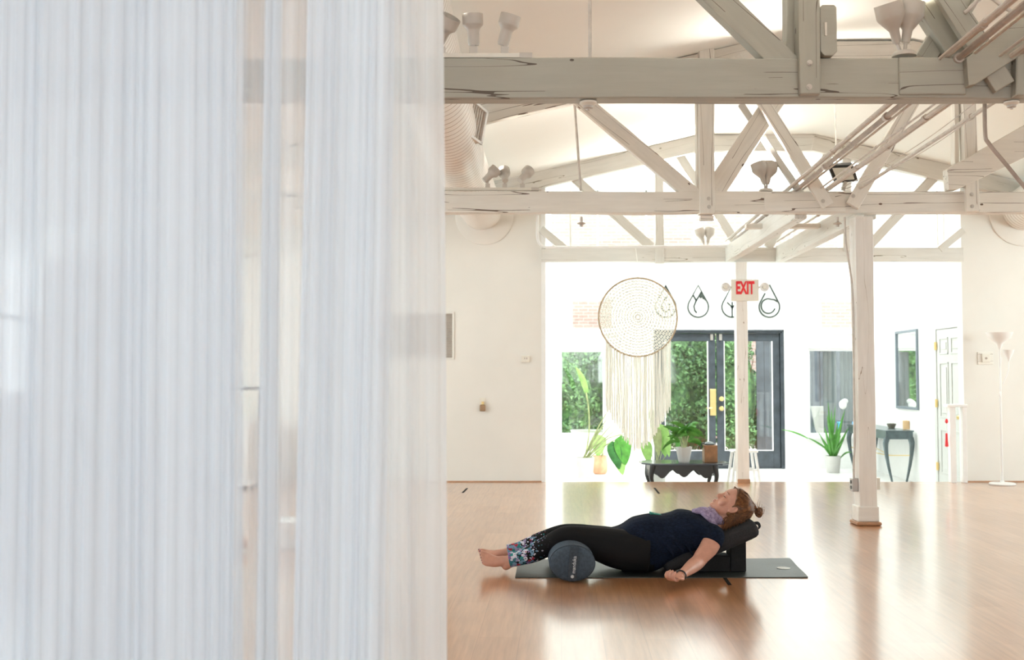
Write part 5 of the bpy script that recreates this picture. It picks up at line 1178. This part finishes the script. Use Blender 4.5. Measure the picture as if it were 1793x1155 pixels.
# ---- legs (profile rows run along x)
YN, YF = 6.37, 6.58
def leg(y, rows, grow=0.0):
    return [(at(px, py, y), hw+grow, hh+grow) for px, py, hw, hh in rows]
near_leg = [(884, 984, .030, .034), (893, 982, .032, .038), (906, 979, .038, .042), (925, 973, .048, .050), (945, 964, .055, .058), (962, 955, .056, .058), (978, 945, .055, .057), (992, 941, .060, .062), (1010, 943, .070, .072), (1030, 948, .080, .085), (1055, 955, .092, .105), (1082, 962, .10, .118), (1110, 966, .105, .118), (1135, 968, .10, .112)]
far_leg = [(884, 969, .030, .032), (893, 967, .032, .035), (906, 963, .038, .040), (925, 957, .048, .048), (945, 950, .055, .056), (962, 944, .056, .058), (978, 938, .055, .057), (992, 935, .060, .056), (1010, 938, .070, .068), (1030, 943, .080, .080), (1055, 950, .092, .098), (1082, 957, .10, .110), (1110, 961, .105, .115), (1135, 963, .10, .11)]
body = MB()
for y, rows in ((YN, near_leg), (YF, far_leg)):
    st = dense(leg(y, rows, -0.006), 3); loft(body, st)
# torso (inside the shirt), neck
torso = [(1138, 903, 998, .168), (1158, 905, 988, .160), (1175, 901, 978, .160), (1192, 897, 970, .165), (1210, 899, 964, .172), (1226, 904, 957, .170), (1240, 911, 950, .150), (1251, 916, 944, .10)]
axis_t = [(at((px), (a+b)/2, 6.475), hw, (b-a)/2*SCL) for px, a, b, hw in torso]
body_t = [(c, hw-0.012, hh-0.012) for c, hw, hh in axis_t]; loft(body, dense(body_t, 3), sq=2.4, fix=(1, 0, 0))
# ---- head in its own frame: x forward out of the face, y lateral, z towards the crown
E0 = at(1282, 892, 6.475)
fw = Vector((-0.49, 0, 0.87)).normalized(); up_ = Vector((0.87, 0, 0.49)).normalized(); la_ = Vector((0, 1, 0))
def H(x, y, z): return E0 + fw*x + la_*y + up_*z
HR = Matrix((fw, la_, up_)).transposed()
sl = [(-0.108, .074, .035, .016), (-0.102, .088, .015, .030), (-0.092, .092, .0, .042), (-0.080, .0925, -.012, .050), (-0.068, .096, -.03, .0555), (-0.055, .0965, -.05, .060), (-0.040, .097, -.066, .0645), (-0.025, .098, -.076, .0675), (-0.010, .098, -.083, .070), (0.0, .099, -.087, .0715), (0.010, .105, -.09, .073), (0.020, .1125, -.092, .0745), (0.035, .1135, -.094, .076), (0.052, .110, -.094, .077), (0.070, .104, -.090, .0755), (0.088, .092, -.08, .070), (0.102, .072, -.064, .060), (0.113, .048, -.042, .045), (0.120, .02, -.018, .025)]
rs = []; n = 40
for z, xf, xb, w_ in sl:
    r = []
    for k in range(n):
        q = 2*PI*k/n; c, s = math.cos(q), math.sin(q); cx0 = xb + (xf-xb)*0.45
        if c >= 0: x = cx0 + (xf-cx0)*abs(c)**0.95; y = w_*math.copysign(abs(s)**0.92, s)
        else: x = cx0 - (cx0-xb)*abs(c)**0.9; y = w_*math.copysign(abs(s)**0.95, s)
        r.append(H(x, y, z))
    rs.append(r)
body.rings(rs)
# nose, lips, chin, brows, cheeks, lids
loft(body, dense([(H(.104, 0, .014), .008, .009), (H(.102, 0, .002), .0075, .011), (H(.102, 0, -.012), .0075, .014), (H(.1055, 0, -.026), .009, .0175), (H(.1065, 0, -.035), .0095, .0165), (H(.101, 0, -.043), .008, .008)], 3), n=16)
for s in (-1, 1):
    body.ell(H(.106, s*.0105, -.038), .009, .0065, .0075, rot=HR)       # wing of the nose
    body.ell(H(.068, s*.036, -.030), .026, .028, .036, rot=HR)       # cheek
    body.ell(H(.0865, s*.031, -.001), .0125, .0155, .0105, rot=HR)       # closed lid
    body.ell(H(.095, s*.028, .020), .014, .024, .008, rot=HR)        # brow ridge
    # ear: rim, lobe, bowl
    ear = [H(.026, s*.068, -.026), H(.017, s*.076, .004), H(.007, s*.081, .017), H(-.005, s*.083, .012), H(-.009, s*.082, -.006), H(.001, s*.077, -.026), H(.014, s*.071, -.038)]
    body.tube(sweep_pts(ear, 5), 0.0050, 8); body.ell(H(.007, s*.0735, -.010), .017, .008, .026, rot=HR)
body.ell(H(.0985, 0, -.066), .0075, .020, .0055, rot=HR); body.ell(H(.0965, 0, -.0765), .0075, .018, .006, rot=HR)
body.ell(H(.084, 0, -.096), .014, .020, .013, rot=HR)
# neck
loft(body, dense([(H(-.030, 0, -.02), .055, .055), (H(-.020, 0, -.06), .054, .056), (H(-.018, 0, -.10), .053, .054), (at(1249, 922, 6.475), .070, .06), (at(1236, 930, 6.475), .11, .06)], 3))
# shoulders and arms; near (left) arm rests palm up on the floor, far arm lies the same way on the other side
def arm(y_sh, side):
    # side -1 = towards the camera
    sh = at(1241, 931, 6.475); sh = Vector((sh.x, 6.475+side*0.150, sh.z-0.005))
    if side < 0: el = at(1222, 985, 6.235); wr = at(1190.5, 1009.5, 6.035)
    else: el = Vector((1.10, 6.86, 0.05)); wr = Vector((0.93, 6.98, 0.035))
    el.z = max(el.z, 0.048); wr.z = max(wr.z, 0.030)
    st = [(sh, .058, .058), (sh.lerp(el, 0.25)+Vector((0.012, 0, 0)), .056, .058), (sh.lerp(el, 0.5)+Vector((0.014, 0, 0)), .051, .055), (sh.lerp(el, 0.8)+Vector((0.004, 0, 0)), .043, .046), (el, .040, .043), (el.lerp(wr, 0.28), .039, .042), (el.lerp(wr, 0.6), .032, .034), (el.lerp(wr, 0.88), .026, .024), (wr, .026, .021)]
    loft(body, dense(st, 3), lat=(0.3, 0.95*1, 0)); return sh, el, wr
def hand(wr, d, side):
    d = Vector(d).normalized(); nrm = Vector((-0.05, -0.30 if side < 0 else 0.30, 0.95)); nrm = (nrm-d*nrm.dot(d)).normalized(); l = d.cross(nrm).normalized()
    if l.y*side < 0: l = -l                                # thumb side points away from the body
    st = [(wr-d*0.01, .026, .020), (wr+d*.015, .029, .019), (wr+d*.04, .037, .017), (wr+d*.065, .041, .016), (wr+d*.085, .040, .014), (wr+d*.094, .034, .010)]
    loft(body, dense(st, 3), lat=l, sq=2.3)
    body.ell(wr+d*.035+l*.022+nrm*.008, .026, .014, .012, rot=Matrix((d, l, nrm)).transposed())      # ball of the thumb
    for off, ls, c0 in ((.030, (.038, .025, .020), .85), (.010, (.042, .027, .021), .95), (-.010, (.040, .025, .020), 1.0), (-.028, (.032, .020, .018), 1.1)):
        p = wr+d*.086+l*off-nrm*0.002; pts = [p-d*.012, p]; a = c0*0.45
        for L in ls: p = p + (d*math.cos(a)+nrm*math.sin(a))*L; pts.append(p); a += c0*1.15
        q = sweep_pts(pts, 3); nq = len(q); r = [0.0092-0.0022*i/(nq-1) for i in range(nq)]; body.tube(q, r, 10); body.ell(q[-1], r[-1], r[-1], r[-1])
    p = wr+d*.018+l*.026; pts = [p, p+d*.026+l*.018+nrm*.004, p+d*.052+l*.022+nrm*.010, p+d*.074+l*.014+nrm*.014]; q = sweep_pts(pts, 4); r = [0.0125-0.0042*i/(len(q)-1) for i in range(len(q))]; body.tube(q, r, 10); body.ell(q[-1], r[-1], r[-1], r[-1])
    return l, nrm
sh, el, wr = arm(0, -1); fl, fn_ = hand(wr, (-0.62, -0.76, -0.05), -1); sh2, el2, wr2 = arm(0, 1); hand(wr2, (-0.9, 0.3, -0.06), 1)
# feet
nails = MB()
def foot(y, ank, heel, mid, ball, toe, L, s):
    """side view pixels; L = direction from little toe to big toe"""
    L = Vector(L).normalized(); A, Hh, Mi, Ba, To = at(*ank, y), at(*heel, y), at(*mid, y), at(*ball, y), at(*toe, y)
    loft(body, dense([(A+Vector((0.015, 0, 0)), .030, .034), (A, .031, .034), (A.lerp(Hh, 0.55), .030, .033), (Hh, .024, .022), (Hh+(Hh-A)*0.12, .014, .010)], 3))
    loft(body, dense([(A.lerp(Hh, 0.2), .028, .034, (0, 1, 0.2)), (A.lerp(Mi, 0.5), .031, .032, (0, 1, .3)), (Mi, .036, .026, tuple(L)), (Mi.lerp(Ba, 0.6), .042, .021, tuple(L)), (Ba, .045, .017, tuple(L)), (Ba.lerp(To, 0.35), .040, .012, tuple(L))], 3))
    d = (To-Ba).normalized()
    for k, (off, ln, r) in enumerate(((.034, .046, .0125), (.013, .042, .0088), (-.004, .037, .0083), (-.020, .031, .0079), (-.034, .025, .0078))):
        b = Ba.lerp(To, 0.15)+L*off-d*0.004*k; q = [b-d*0.02, b, b+d*ln*0.6+Vector((-0.002, 0, 0.003)), b+d*ln]; q = sweep_pts(q, 3); body.tube(q, [r*1.0]*(len(q)-2)+[r*0.95, r*0.8], 10); body.ell(q[-1], r*.85, r*.85, r*.85)
        nails.ell(q[-1]+Vector((-r*.15, -0.0005, r*0.50)), r*0.62, r*0.6, r*0.36, 8, 5)
foot(YN, (893, 983), (882, 995), (868, 984.5), (853, 981), (838, 976), (0.25, 0.62, 0.62), 1)
foot(YF, (888, 970), (879, 981), (866, 973), (853, 973), (839, 971.5), (0.1, 0.75, 0.45), 1)
remeshed('body', body, M['skin'], wt, 0.0042, 3)
nails.build('toenail', M['nail'], wt, smooth=True)
# lips, lashes, brows
m = MB(); m.ell(H(.0995, 0, -.0665), .0065, .0185, .0040, 12, 7, HR); m.ell(H(.0978, 0, -.0750), .0065, .0165, .0045, 12, 7, HR); m.build('lips', M['lip'], wt, smooth=True)
m = MB()
for s in (-1, 1): m.tube([H(.0985-.014*max(0, q)**2-.004*min(0, q)**2, s*(.031+.0165*q), -.006-.003*(1-q*q)) for q in np.linspace(-1, 1, 9)], [0.0008, .0014, .0018, .002, .002, .0022, .0022, .0018, .0009], 6)
m.build('eyelashes', M['lash'], wt)
m = MB()
for s in (-1, 1): m.tube([H(.1095-.010*abs(max(0, q))**2-.002, s*(.031+.021*q), .0195+.003*(1-q*q)) for q in np.linspace(-1, 1, 9)], [(.0012, .0026)]*9, 6)
m.build('eyebrow', plain('brow_hair', (0.17, 0.09, 0.05), 0.8), wt)
# ---- leggings
lg = MB()
for y, rows in ((YN, near_leg), (YF, far_leg)):
    r2 = [(px, py, hw, hh) for px, py, hw, hh in rows[1:]]; r2[0] = (891 if y == YN else 889, r2[0][1], .037, .043)
    loft(lg, dense(leg(y, r2, 0.003), 4))
hips = [(1088, 938, 1001, .150), (1107, 924, 1002, .165), (1125, 922, 1002, .172), (1141, 928, 1001, .165)]
loft(lg, dense([(at(px, (a+b)/2, 6.475), hw, (b-a)/2*SCL) for px, a, b, hw in hips], 3), sq=2.5, fix=(1, 0, 0))
remeshed('leggings', lg, M['leggings'], wt, 0.0055, 3)
# ---- shirt
ts = MB()
shirt = [(1068, 927, 948, .15), (1078, 925, 957, .168), (1090, 920, 972, .175), (1101, 912, 990, .176), (1110, 907, 998, .177), (1122, 904, 1001, .178), (1140, 901, 1000, .180), (1158, 902, 992, .174), (1175, 898.5, 982, .172), (1190, 893.5, 973, .178), (1206, 895, 967, .184), (1222, 900, 961, .182), (1236, 908, 955, .165), (1248, 915, 948, .12), (1257, 921, 941, .075)]
loft(ts, dense([(at(px, (a+b)/2, 6.475), hw, (b-a)/2*SCL) for px, a, b, hw in shirt], 4), sq=2.5, fix=(1, 0, 0))
for s, e_, side in ((sh, el, -1), (sh2, el2, 1)):
    tip = s.lerp(e_, 0.30); loft(ts, dense([(Vector((s.x-0.02, s.y-side*0.06, s.z)), .066, .066), (s, .068, .068), (s.lerp(e_, 0.16)+Vector((.008, 0, 0)), .068, .067), (tip+Vector((.012, 0, 0)), .066, .066)], 4), lat=(0.3, 0.95, 0))
# folds
for k in range(9):
    px = 1090+k*17; a = at(px, 925+4*math.sin(k*2.1)+k*1.2, 6.475); ts.tube(sweep_pts([Vector((a.x-0.03, 6.475-0.165, a.z-0.02)), Vector((a.x, 6.475-0.176, a.z-0.05)), Vector((a.x+0.05, 6.475-0.170, a.z-0.12))], 5), 0.008, 6)
remeshed('shirt', ts, M['tshirt'], wt, 0.0055, 6)
# ---- scarf: loops of cloth round the neck
sc = MB()
def loopring(c, rx, ry, tilt, wd, th, seed):
    ax = Vector((math.cos(tilt), 0, math.sin(tilt))); u = Vector((0, 1, 0)); v = ax.cross(u); rs = []
    for k in range(48):
        q = 2*PI*k/48; j = 0.005*noise.noise(Vector((math.cos(q)*2, math.sin(q)*2, seed))); p = Vector(c)+u*math.cos(q)*(rx+j)+v*math.sin(q)*(ry+j); rad = (u*math.cos(q)+v*math.sin(q)).normalized(); r = []
        for i in range(10): a = 2*PI*i/10; r.append(p + ax*math.cos(a)*wd*(1+0.15*math.sin(3*q+seed)) + rad*math.sin(a)*th)
        rs.append(r)
    sc.rings(rs, closed=True)
nk = at(1252, 906, 6.475)
ndir = math.atan2(0.62, 0.78)
for k, (ox, oz, rx, ry, wd) in enumerate(((-0.035, 0.000, .082, .066, .014), (-0.018, .002, .078, .062, .015), (0.0, 0.002, .073, .059, .014), (0.014, 0.004, .068, .056, .011), (-0.052, -0.006, .100, .070, .014), (-0.030, -0.022, .098, .064, .014))):
    loopring(nk+Vector((ox, 0, oz)), rx, ry, ndir+0.12*math.sin(k*2), wd, .010, k*3.1)
fr_ = [at(1213, 898, 6.44), at(1224, 896, 6.42), at(1235, 900, 6.40), at(1250, 908, 6.40)]
sc.tube(sweep_pts(fr_, 6), [(0.016, 0.020)]*19, 10); sc.tube(sweep_pts([at(1222, 894, 6.47), at(1233, 893, 6.44), at(1246, 899, 6.41), at(1262, 910, 6.42)], 6), [(0.013, 0.016)]*19, 10)
remeshed('scarf', sc, M['scarf'], wt, 0.0038, 2)
wt.location.z += 0.0
# ---- hair
hr = MB(); rnd = random.Random(11)
rs = []
for z, xf, xb, w_ in [s for s in sl if s[0] > -0.06]:
    r = []
    for k in range(n):
        q = 2*PI*k/n; c, s = math.cos(q), math.sin(q); cx0 = xb+(xf-xb)*0.45
        # hairline: hair covers back and top, stays behind the face
        lim = 0.016 + max(0, (z-0.015))*1.0 - 0.02*max(0, -z)/0.05 if z < 0.078 else 0.2
        x = cx0+(xf+0.010-cx0)*abs(c)**0.95 if c >= 0 else cx0-(cx0-xb+0.014)*abs(c)**0.9
        y = (w_+0.0075)*math.copysign(abs(s)**0.93, s); r.append(H(min(x, lim+0.012), y, z+0.010*(z > 0.09)))
    rs.append(r)
hr.rings(rs); hr.ell(H(.0, 0, .10), .062, .055, .030, rot=HR)
tie = H(-.055, 0, .125)
def strand(a, b, c_, r0, r1, n_=6): hr.tube(sweep_pts([a, b, c_], n_), list(np.linspace(r0, r1, 2*n_+1)), 5)
for side in (-1, 1):
    for k in range(46):
        f = k/45; z = -0.035 + 0.125*f**0.9; x = 0.020+max(0, z-0.01)*0.98 - 0.4*max(0, -z) - (0.032 if z < 0.016 else 0) + rnd.uniform(-.004, .004); wz = np.interp(z, [s[0] for s in sl], [s[3] for s in sl]); a = H(x, side*(wz*0.97+0.006), z)
        m_ = H(x*0.4-.035, side*(wz*0.93+0.013)*(1-f*0.12), z*0.5+0.062+0.012*f); strand(a, m_, tie+Vector((rnd.uniform(-.006, .006), side*rnd.uniform(0, .012), rnd.uniform(-.006, .006))), rnd.uniform(.0030, .0048), .0030)
for k in range(26):
    y = -0.055+0.11*k/25; a = H(.086-6*y*y, y, .086+rnd.uniform(-.004, .004)); strand(a, H(.045, y*0.85, .121), tie+Vector((0, y*0.15, rnd.uniform(-.004, .006))), .0045, .0035)
hr.tube([tie+Vector((-.004, 0, -.002)), tie+up_*0.012+Vector((.004, 0, 0))], 0.017, 12)
# bun: coiled locks
bc = at(1328.5, 898, 6.475)
for k in range(70):
    q1 = Vector((rnd.gauss(0, 1), rnd.gauss(0, 1), rnd.gauss(0, 1))).normalized(); q2 = q1.orthogonal().normalized(); q3 = q1.cross(q2); R_ = rnd.uniform(.020, .026); a0 = rnd.uniform(0, 6.28); L_ = rnd.uniform(1.2, 3.0); o_ = q1*rnd.uniform(-.010, .010)
    pts = [bc+Vector(((p_.x)*0.9, p_.y, p_.z*1.18)) for p_ in [o_+(q2*math.cos(a0+q)+q3*math.sin(a0+q))*R_ for q in np.linspace(0, L_, 9)]]; hr.tube(pts, [.001, .0025, .0035, .004, .004, .004, .0032, .002, .0006], 5)
hr.ell(bc, .020, .022, .026)
for k in range(16): strand(tie, (tie+bc)/2+Vector((rnd.uniform(-.003, .01), rnd.uniform(-.015, .015), rnd.uniform(-.004, .012))), bc+Vector((rnd.uniform(-.02, .01), rnd.uniform(-.018, .018), rnd.uniform(-.02, .02))), .005, .003)
for px, py in ((1328, 875), (1331, 878), (1326, 880), (1334, 884), (1337, 893)): strand(bc+Vector((-.004, 0, .02)), at(px-1, py+8, 6.475), at(px, py, 6.475+rnd.uniform(-.02, .02)), .0022, .0005)
for px, py in ((1337, 902), (1338, 898)): strand(bc+Vector((.01, 0, .02)), at(px+1, py-8, 6.46), at(px-2, py+8, 6.46), .0014, .0005)
# loose hair falling over the bolster, near side and behind
for k in range(300):
    f = k/299; sx = 1279+39*rnd.random()**0.8; sy = 901+4*rnd.random()-(sx-1280)*0.12; yy = 6.475-rnd.uniform(0.02, 0.088); a = at(sx, sy, yy)
    if k < 170: ex_ = 1263+rnd.random()*22; ey = 924+rnd.random()**1.4*18-(ex_-1265)*0.55
    else: ex_ = 1284+rnd.random()*26; ey = 930-(ex_-1284)*0.62+rnd.uniform(-6, 4)
    mid_ = at((sx+ex_)/2-6+rnd.uniform(-3, 3), (sy+ey)/2-2+rnd.uniform(-3, 3), yy-0.012); strand(a, mid_, at(ex_, ey, yy+rnd.uniform(-.012, .004)), rnd.uniform(.0020, .0042), .0005, 5)
for k in range(60):
    yy = 6.475+rnd.uniform(-.07, .08); strand(H(-.06, rnd.uniform(-.04, .04), -.02+rnd.uniform(0, .09)), at(1292+rnd.uniform(-8, 12), 910+rnd.uniform(-4, 6), yy), at(1285+rnd.uniform(-16, 22), 917+rnd.uniform(-3, 6), yy), .0055, .0015)
hr.ell(at(1286, 909, 6.45), .055, .05, .032, rot=Matrix.Rotation(math.radians(18), 3, 'Y'))
hr.build('hair', M['hair'], wt, smooth=True)
hb = MB(); c = tie+up_*0.010+Vector((.002, 0, 0)); hb.tube([c+la_*math.cos(a)*.017+fw*math.sin(a)*.017 for a in np.linspace(0, 2*PI, 21)[:-1]], 0.0035, 6, closed=True); hb.build('hair_tie', M['white'], wt, smooth=True)
# bracelet, teal cloth
c = wr.lerp(el, 0.06); d = (wr-el).normalized(); u = d.cross(Vector((0, 0, 1))).normalized(); v = u.cross(d); m = MB(); m.tube([c+u*math.cos(a)*.0315+v*math.sin(a)*.027 for a in np.linspace(0, 2*PI, 29)[:-1]], 0.0042, 8, closed=True); m.build('bracelet', M['black'], wt, smooth=True)
m = MB(); m.prism([at(1139, 896.5, 6.45), at(1146, 898.5, 6.45), at(1161, 901.5, 6.45), at(1160, 904, 6.45), at(1139, 902, 6.45)], (0, 0.06, 0)); o = m.build('teal_cloth', M['teal'], None, bevel=0.002); tag(o, 'small teal cloth lying on the stomach of the reclining woman', 'cloth')

# ================================================================== BEHIND THE CURTAIN, FAR LEFT
def cabinet():
    Y = 11.2; a, b = at(330, 850, Y), at(443, 735, Y); zt = at(400, 733, Y).z; t = thing('white_cabinet', ((a.x+b.x)/2, Y+0.2, 0), 'white cabinet with small feet seen through the sheer curtain', 'cabinet')
    MB().box((a.x+0.02, Y, 0.08), (b.x-0.02, Y+0.45, zt-0.06)).build('body', M['whitegloss'], t, bevel=0.006)
    MB().box((a.x-0.02, Y-0.03, zt-0.06), (b.x+0.02, Y+0.48, zt)).build('cabinet_top', M['whitegloss'], t, bevel=0.012)
    MB().box((a.x, Y-0.02, 0.03), (b.x, Y+0.47, 0.09)).build('plinth', M['whitegloss'], t, bevel=0.01)
    xm = (a.x+b.x)/2
    for x0, x1 in ((a.x+0.04, xm-0.005), (xm+0.005, b.x-0.04)):
        d = MB().box((x0, Y-0.018, 0.12), (x1, Y-0.001, zt-0.09)).build('door', M['whitegloss'], t, bevel=0.006); k = MB(); k.lathe(((x1-0.04) if x1 < xm else (x0+0.04), Y-0.018, 0.45), (0, -1, 0), [(0.006, 0), (0.006, 0.012), (0.014, 0.018), (0.001, 0.026)], 12); k.build('knob', M['brass'], d, smooth=True)
    for x in (a.x+0.04, b.x-0.04):
        for y in (Y+0.02, Y+0.42): m = MB(); m.lathe((x, y, 0.001), (0, 0, 1), [(0.018, 0), (0.028, 0.03), (0.03, 0.035)], 12); m.build('foot', M['whitegloss'], t, smooth=True)
    for px, h in ((384, 0.12), (413, 0.16), (421, 0.17)):
        c = at(px, 735, Y+0.15); m = MB(); m.lathe((c.x, Y+0.15, zt+0.001), (0, 0, 1), [(0.001, 0), (0.024, 0), (0.024, h-0.01), (0.018, h), (0.001, h-0.004)], 16); o = m.build('white_candle', M['white'], None, smooth=True); tag(o, 'white pillar candle on the white cabinet, %s' % ({384: 'leftmost of three', 413: 'middle one of three', 421: 'nearest the leaning frame'}[px]), 'candle', 'candles on the white cabinet'); w_ = MB(); w_.tube([(c.x, Y+0.15, zt+h-0.004), (c.x, Y+0.15, zt+h+0.015)], 0.0015, 5); w_.build('wick', M['black'], o)
cabinet()
m = MB(); a, b = at(436, 850, 11.65), at(449, 680, 11.65); 
t = thing('leaning_frame', (a.x, 11.75, 0.001), 'thin dark frame leaning on the wall beside the white cabinet', 'frame')
x0, x1, zt = at(345, 680, 11.7).x, at(449, 680, 11.7).x, at(449, 680, 11.7).z
m = MB(); m.bar((x0, 11.62+0.12, 0.01), (x0, 11.9, zt), 0.03, 0.02); m.bar((x1, 11.62+0.12, 0.01), (x1, 11.9, zt), 0.03, 0.02); m.bar((x0, 11.9, zt), (x1, 11.9, zt), 0.03, 0.02, (0, 1, 0)); m.bar((x0, 11.745, 0.02), (x1, 11.745, 0.02), 0.03, 0.02); m.build('frame', M['doorpaint'], t)
m = MB(); m.add([(x0, 11.75, 0.02), (x1, 11.75, 0.02), (x1, 11.895, zt-0.01), (x0, 11.895, zt-0.01)], [(0, 1, 2, 3)]); m.build('panel', M['cream'], t)
c = atz(500, 962, 0.0); o = MB().box((c.x-0.17, c.y, 0.002), (c.x+0.10, c.y+0.3, 0.19)).build('white_box', M['whitegloss'], None, bevel=0.01); tag(o, 'low white box on the floor seen through the gap of the curtain', 'box')
c = atz(424, 966, 0.0); m = MB(); m.ell((c.x-0.05, c.y, 0.055), 0.09, 0.09, 0.053); o = m.build('floor_cushion', M['terracotta'], None, smooth=True); tag(o, 'small orange cushion on the floor behind the curtain', 'cushion')

# ================================================================== SHEER CURTAINS
def curtain(x0, x1, xb0, xb1, Y, nf, amp, loop, mat, lab, seed, z0=0.02, z1=2.62):
    rnd = random.Random(seed); per = 14; N = nf*per; S = np.linspace(0, 1, N+1)
    ph = [0]; 
    # irregular fold widths and depths
    wf = np.array([rnd.uniform(0.55, 1.5) for _ in range(nf)]); wf = np.cumsum(wf)/wf.sum(); wf = np.concatenate([[0], wf]); am = np.array([rnd.uniform(0.5, 1.35) for _ in range(nf+1)])
    zs = [z1, 2.5, 2.3, 2.0, 1.6, 1.2, 0.8, 0.4, z0]; rows = []
    for zi, z in enumerate(zs):
        g = (z1-z)/(z1-z0); a0 = x0+(xb0-x0)*g; a1 = x1+(xb1-x1)*g; r = []
        for i in range(N+1):
            f = i/per; k = min(nf-1, int(f)); u = f-k; th = 2*PI*u; s = wf[k]+(wf[k+1]-wf[k])*u; A = am[k]*(1-u)+am[k+1]*u
            wx = (wf[k+1]-wf[k])*(a1-a0)
            x = a0+(a1-a0)*s + loop*wx*math.sin(2*th)*0.5*A + 0.006*noise.noise(Vector((s*9, g*1.6, seed)))*g*2
            y = Y + amp*A*math.cos(th)*(0.75+0.35*g) + 0.012*noise.noise(Vector((s*6, g*1.2, seed+5)))
            r.append(Vector((x, y, z)))
        rows.append(r)
    n = N+1; m = MB(); m.add([p for r in rows for p in r], [(k*n+i, k*n+i+1, (k+1)*n+i+1, (k+1)*n+i) for k in range(len(zs)-1) for i in range(N)])
    o = m.build('sheer_curtain', mat, None, smooth=False)
    for p in o.data.polygons: p.use_smooth = True
    tag(o, lab, 'curtain', 'sheer white curtains on the left'); 
    return o
YC = 2.45
def cxp(px, Y=YC): return (px-896.5)/FPX*Y
curtain(cxp(-330), cxp(403), cxp(-330), cxp(418), YC, 27, 0.0050, 0.12, M['sheer_a'], 'wide dense sheer curtain filling the left third', 1)
curtain(cxp(-300), cxp(398), cxp(-320), cxp(412), YC+0.10, 11, 0.012, 0.15, M['sheer_a'], 'back layer of the wide dense sheer curtain', 8)
curtain(cxp(385), cxp(570), cxp(395), cxp(555), YC+0.05, 7, 0.010, 0.15, M['sheer_b'], 'narrow nearly see-through curtain in the gap, showing the cabinet', 2)
curtain(cxp(466), cxp(492), cxp(458), cxp(494), YC-0.03, 2, 0.008, 0.6, M['sheer_c'], 'single bright bunched fold of sheer curtain in the gap', 5)
curtain(cxp(538), cxp(692), cxp(514), cxp(672), YC-0.01, 8, 0.006, 0.15, M['sheer_a'], 'sheer curtain right of the gap, its denser left half', 3)
curtain(cxp(560), cxp(765), cxp(540), cxp(784), YC+0.12, 6, 0.009, 0.2, M['sheer_c'], 'sheer curtain edge beside the open view of the room', 4)
rd = thing('curtain_rod', (-2.5, YC+0.02, 2.62), 'white curtain rod carrying the sheer curtains', 'curtain rod')
MB().tube([(-4.78, YC+0.02, 2.635), (cxp(800), YC+0.02, 2.635)], 0.014, 12).build('rod', M['white'], rd, smooth=True)
for x in (-3.2, -1.2, cxp(790)): MB().tube([(x, YC+0.02, 2.635), (x, YC+0.02, roofz(x-cx(YC))+0.01)], 0.006, 8).build('hanger', M['white'], rd)
wt.location.z += 0.006
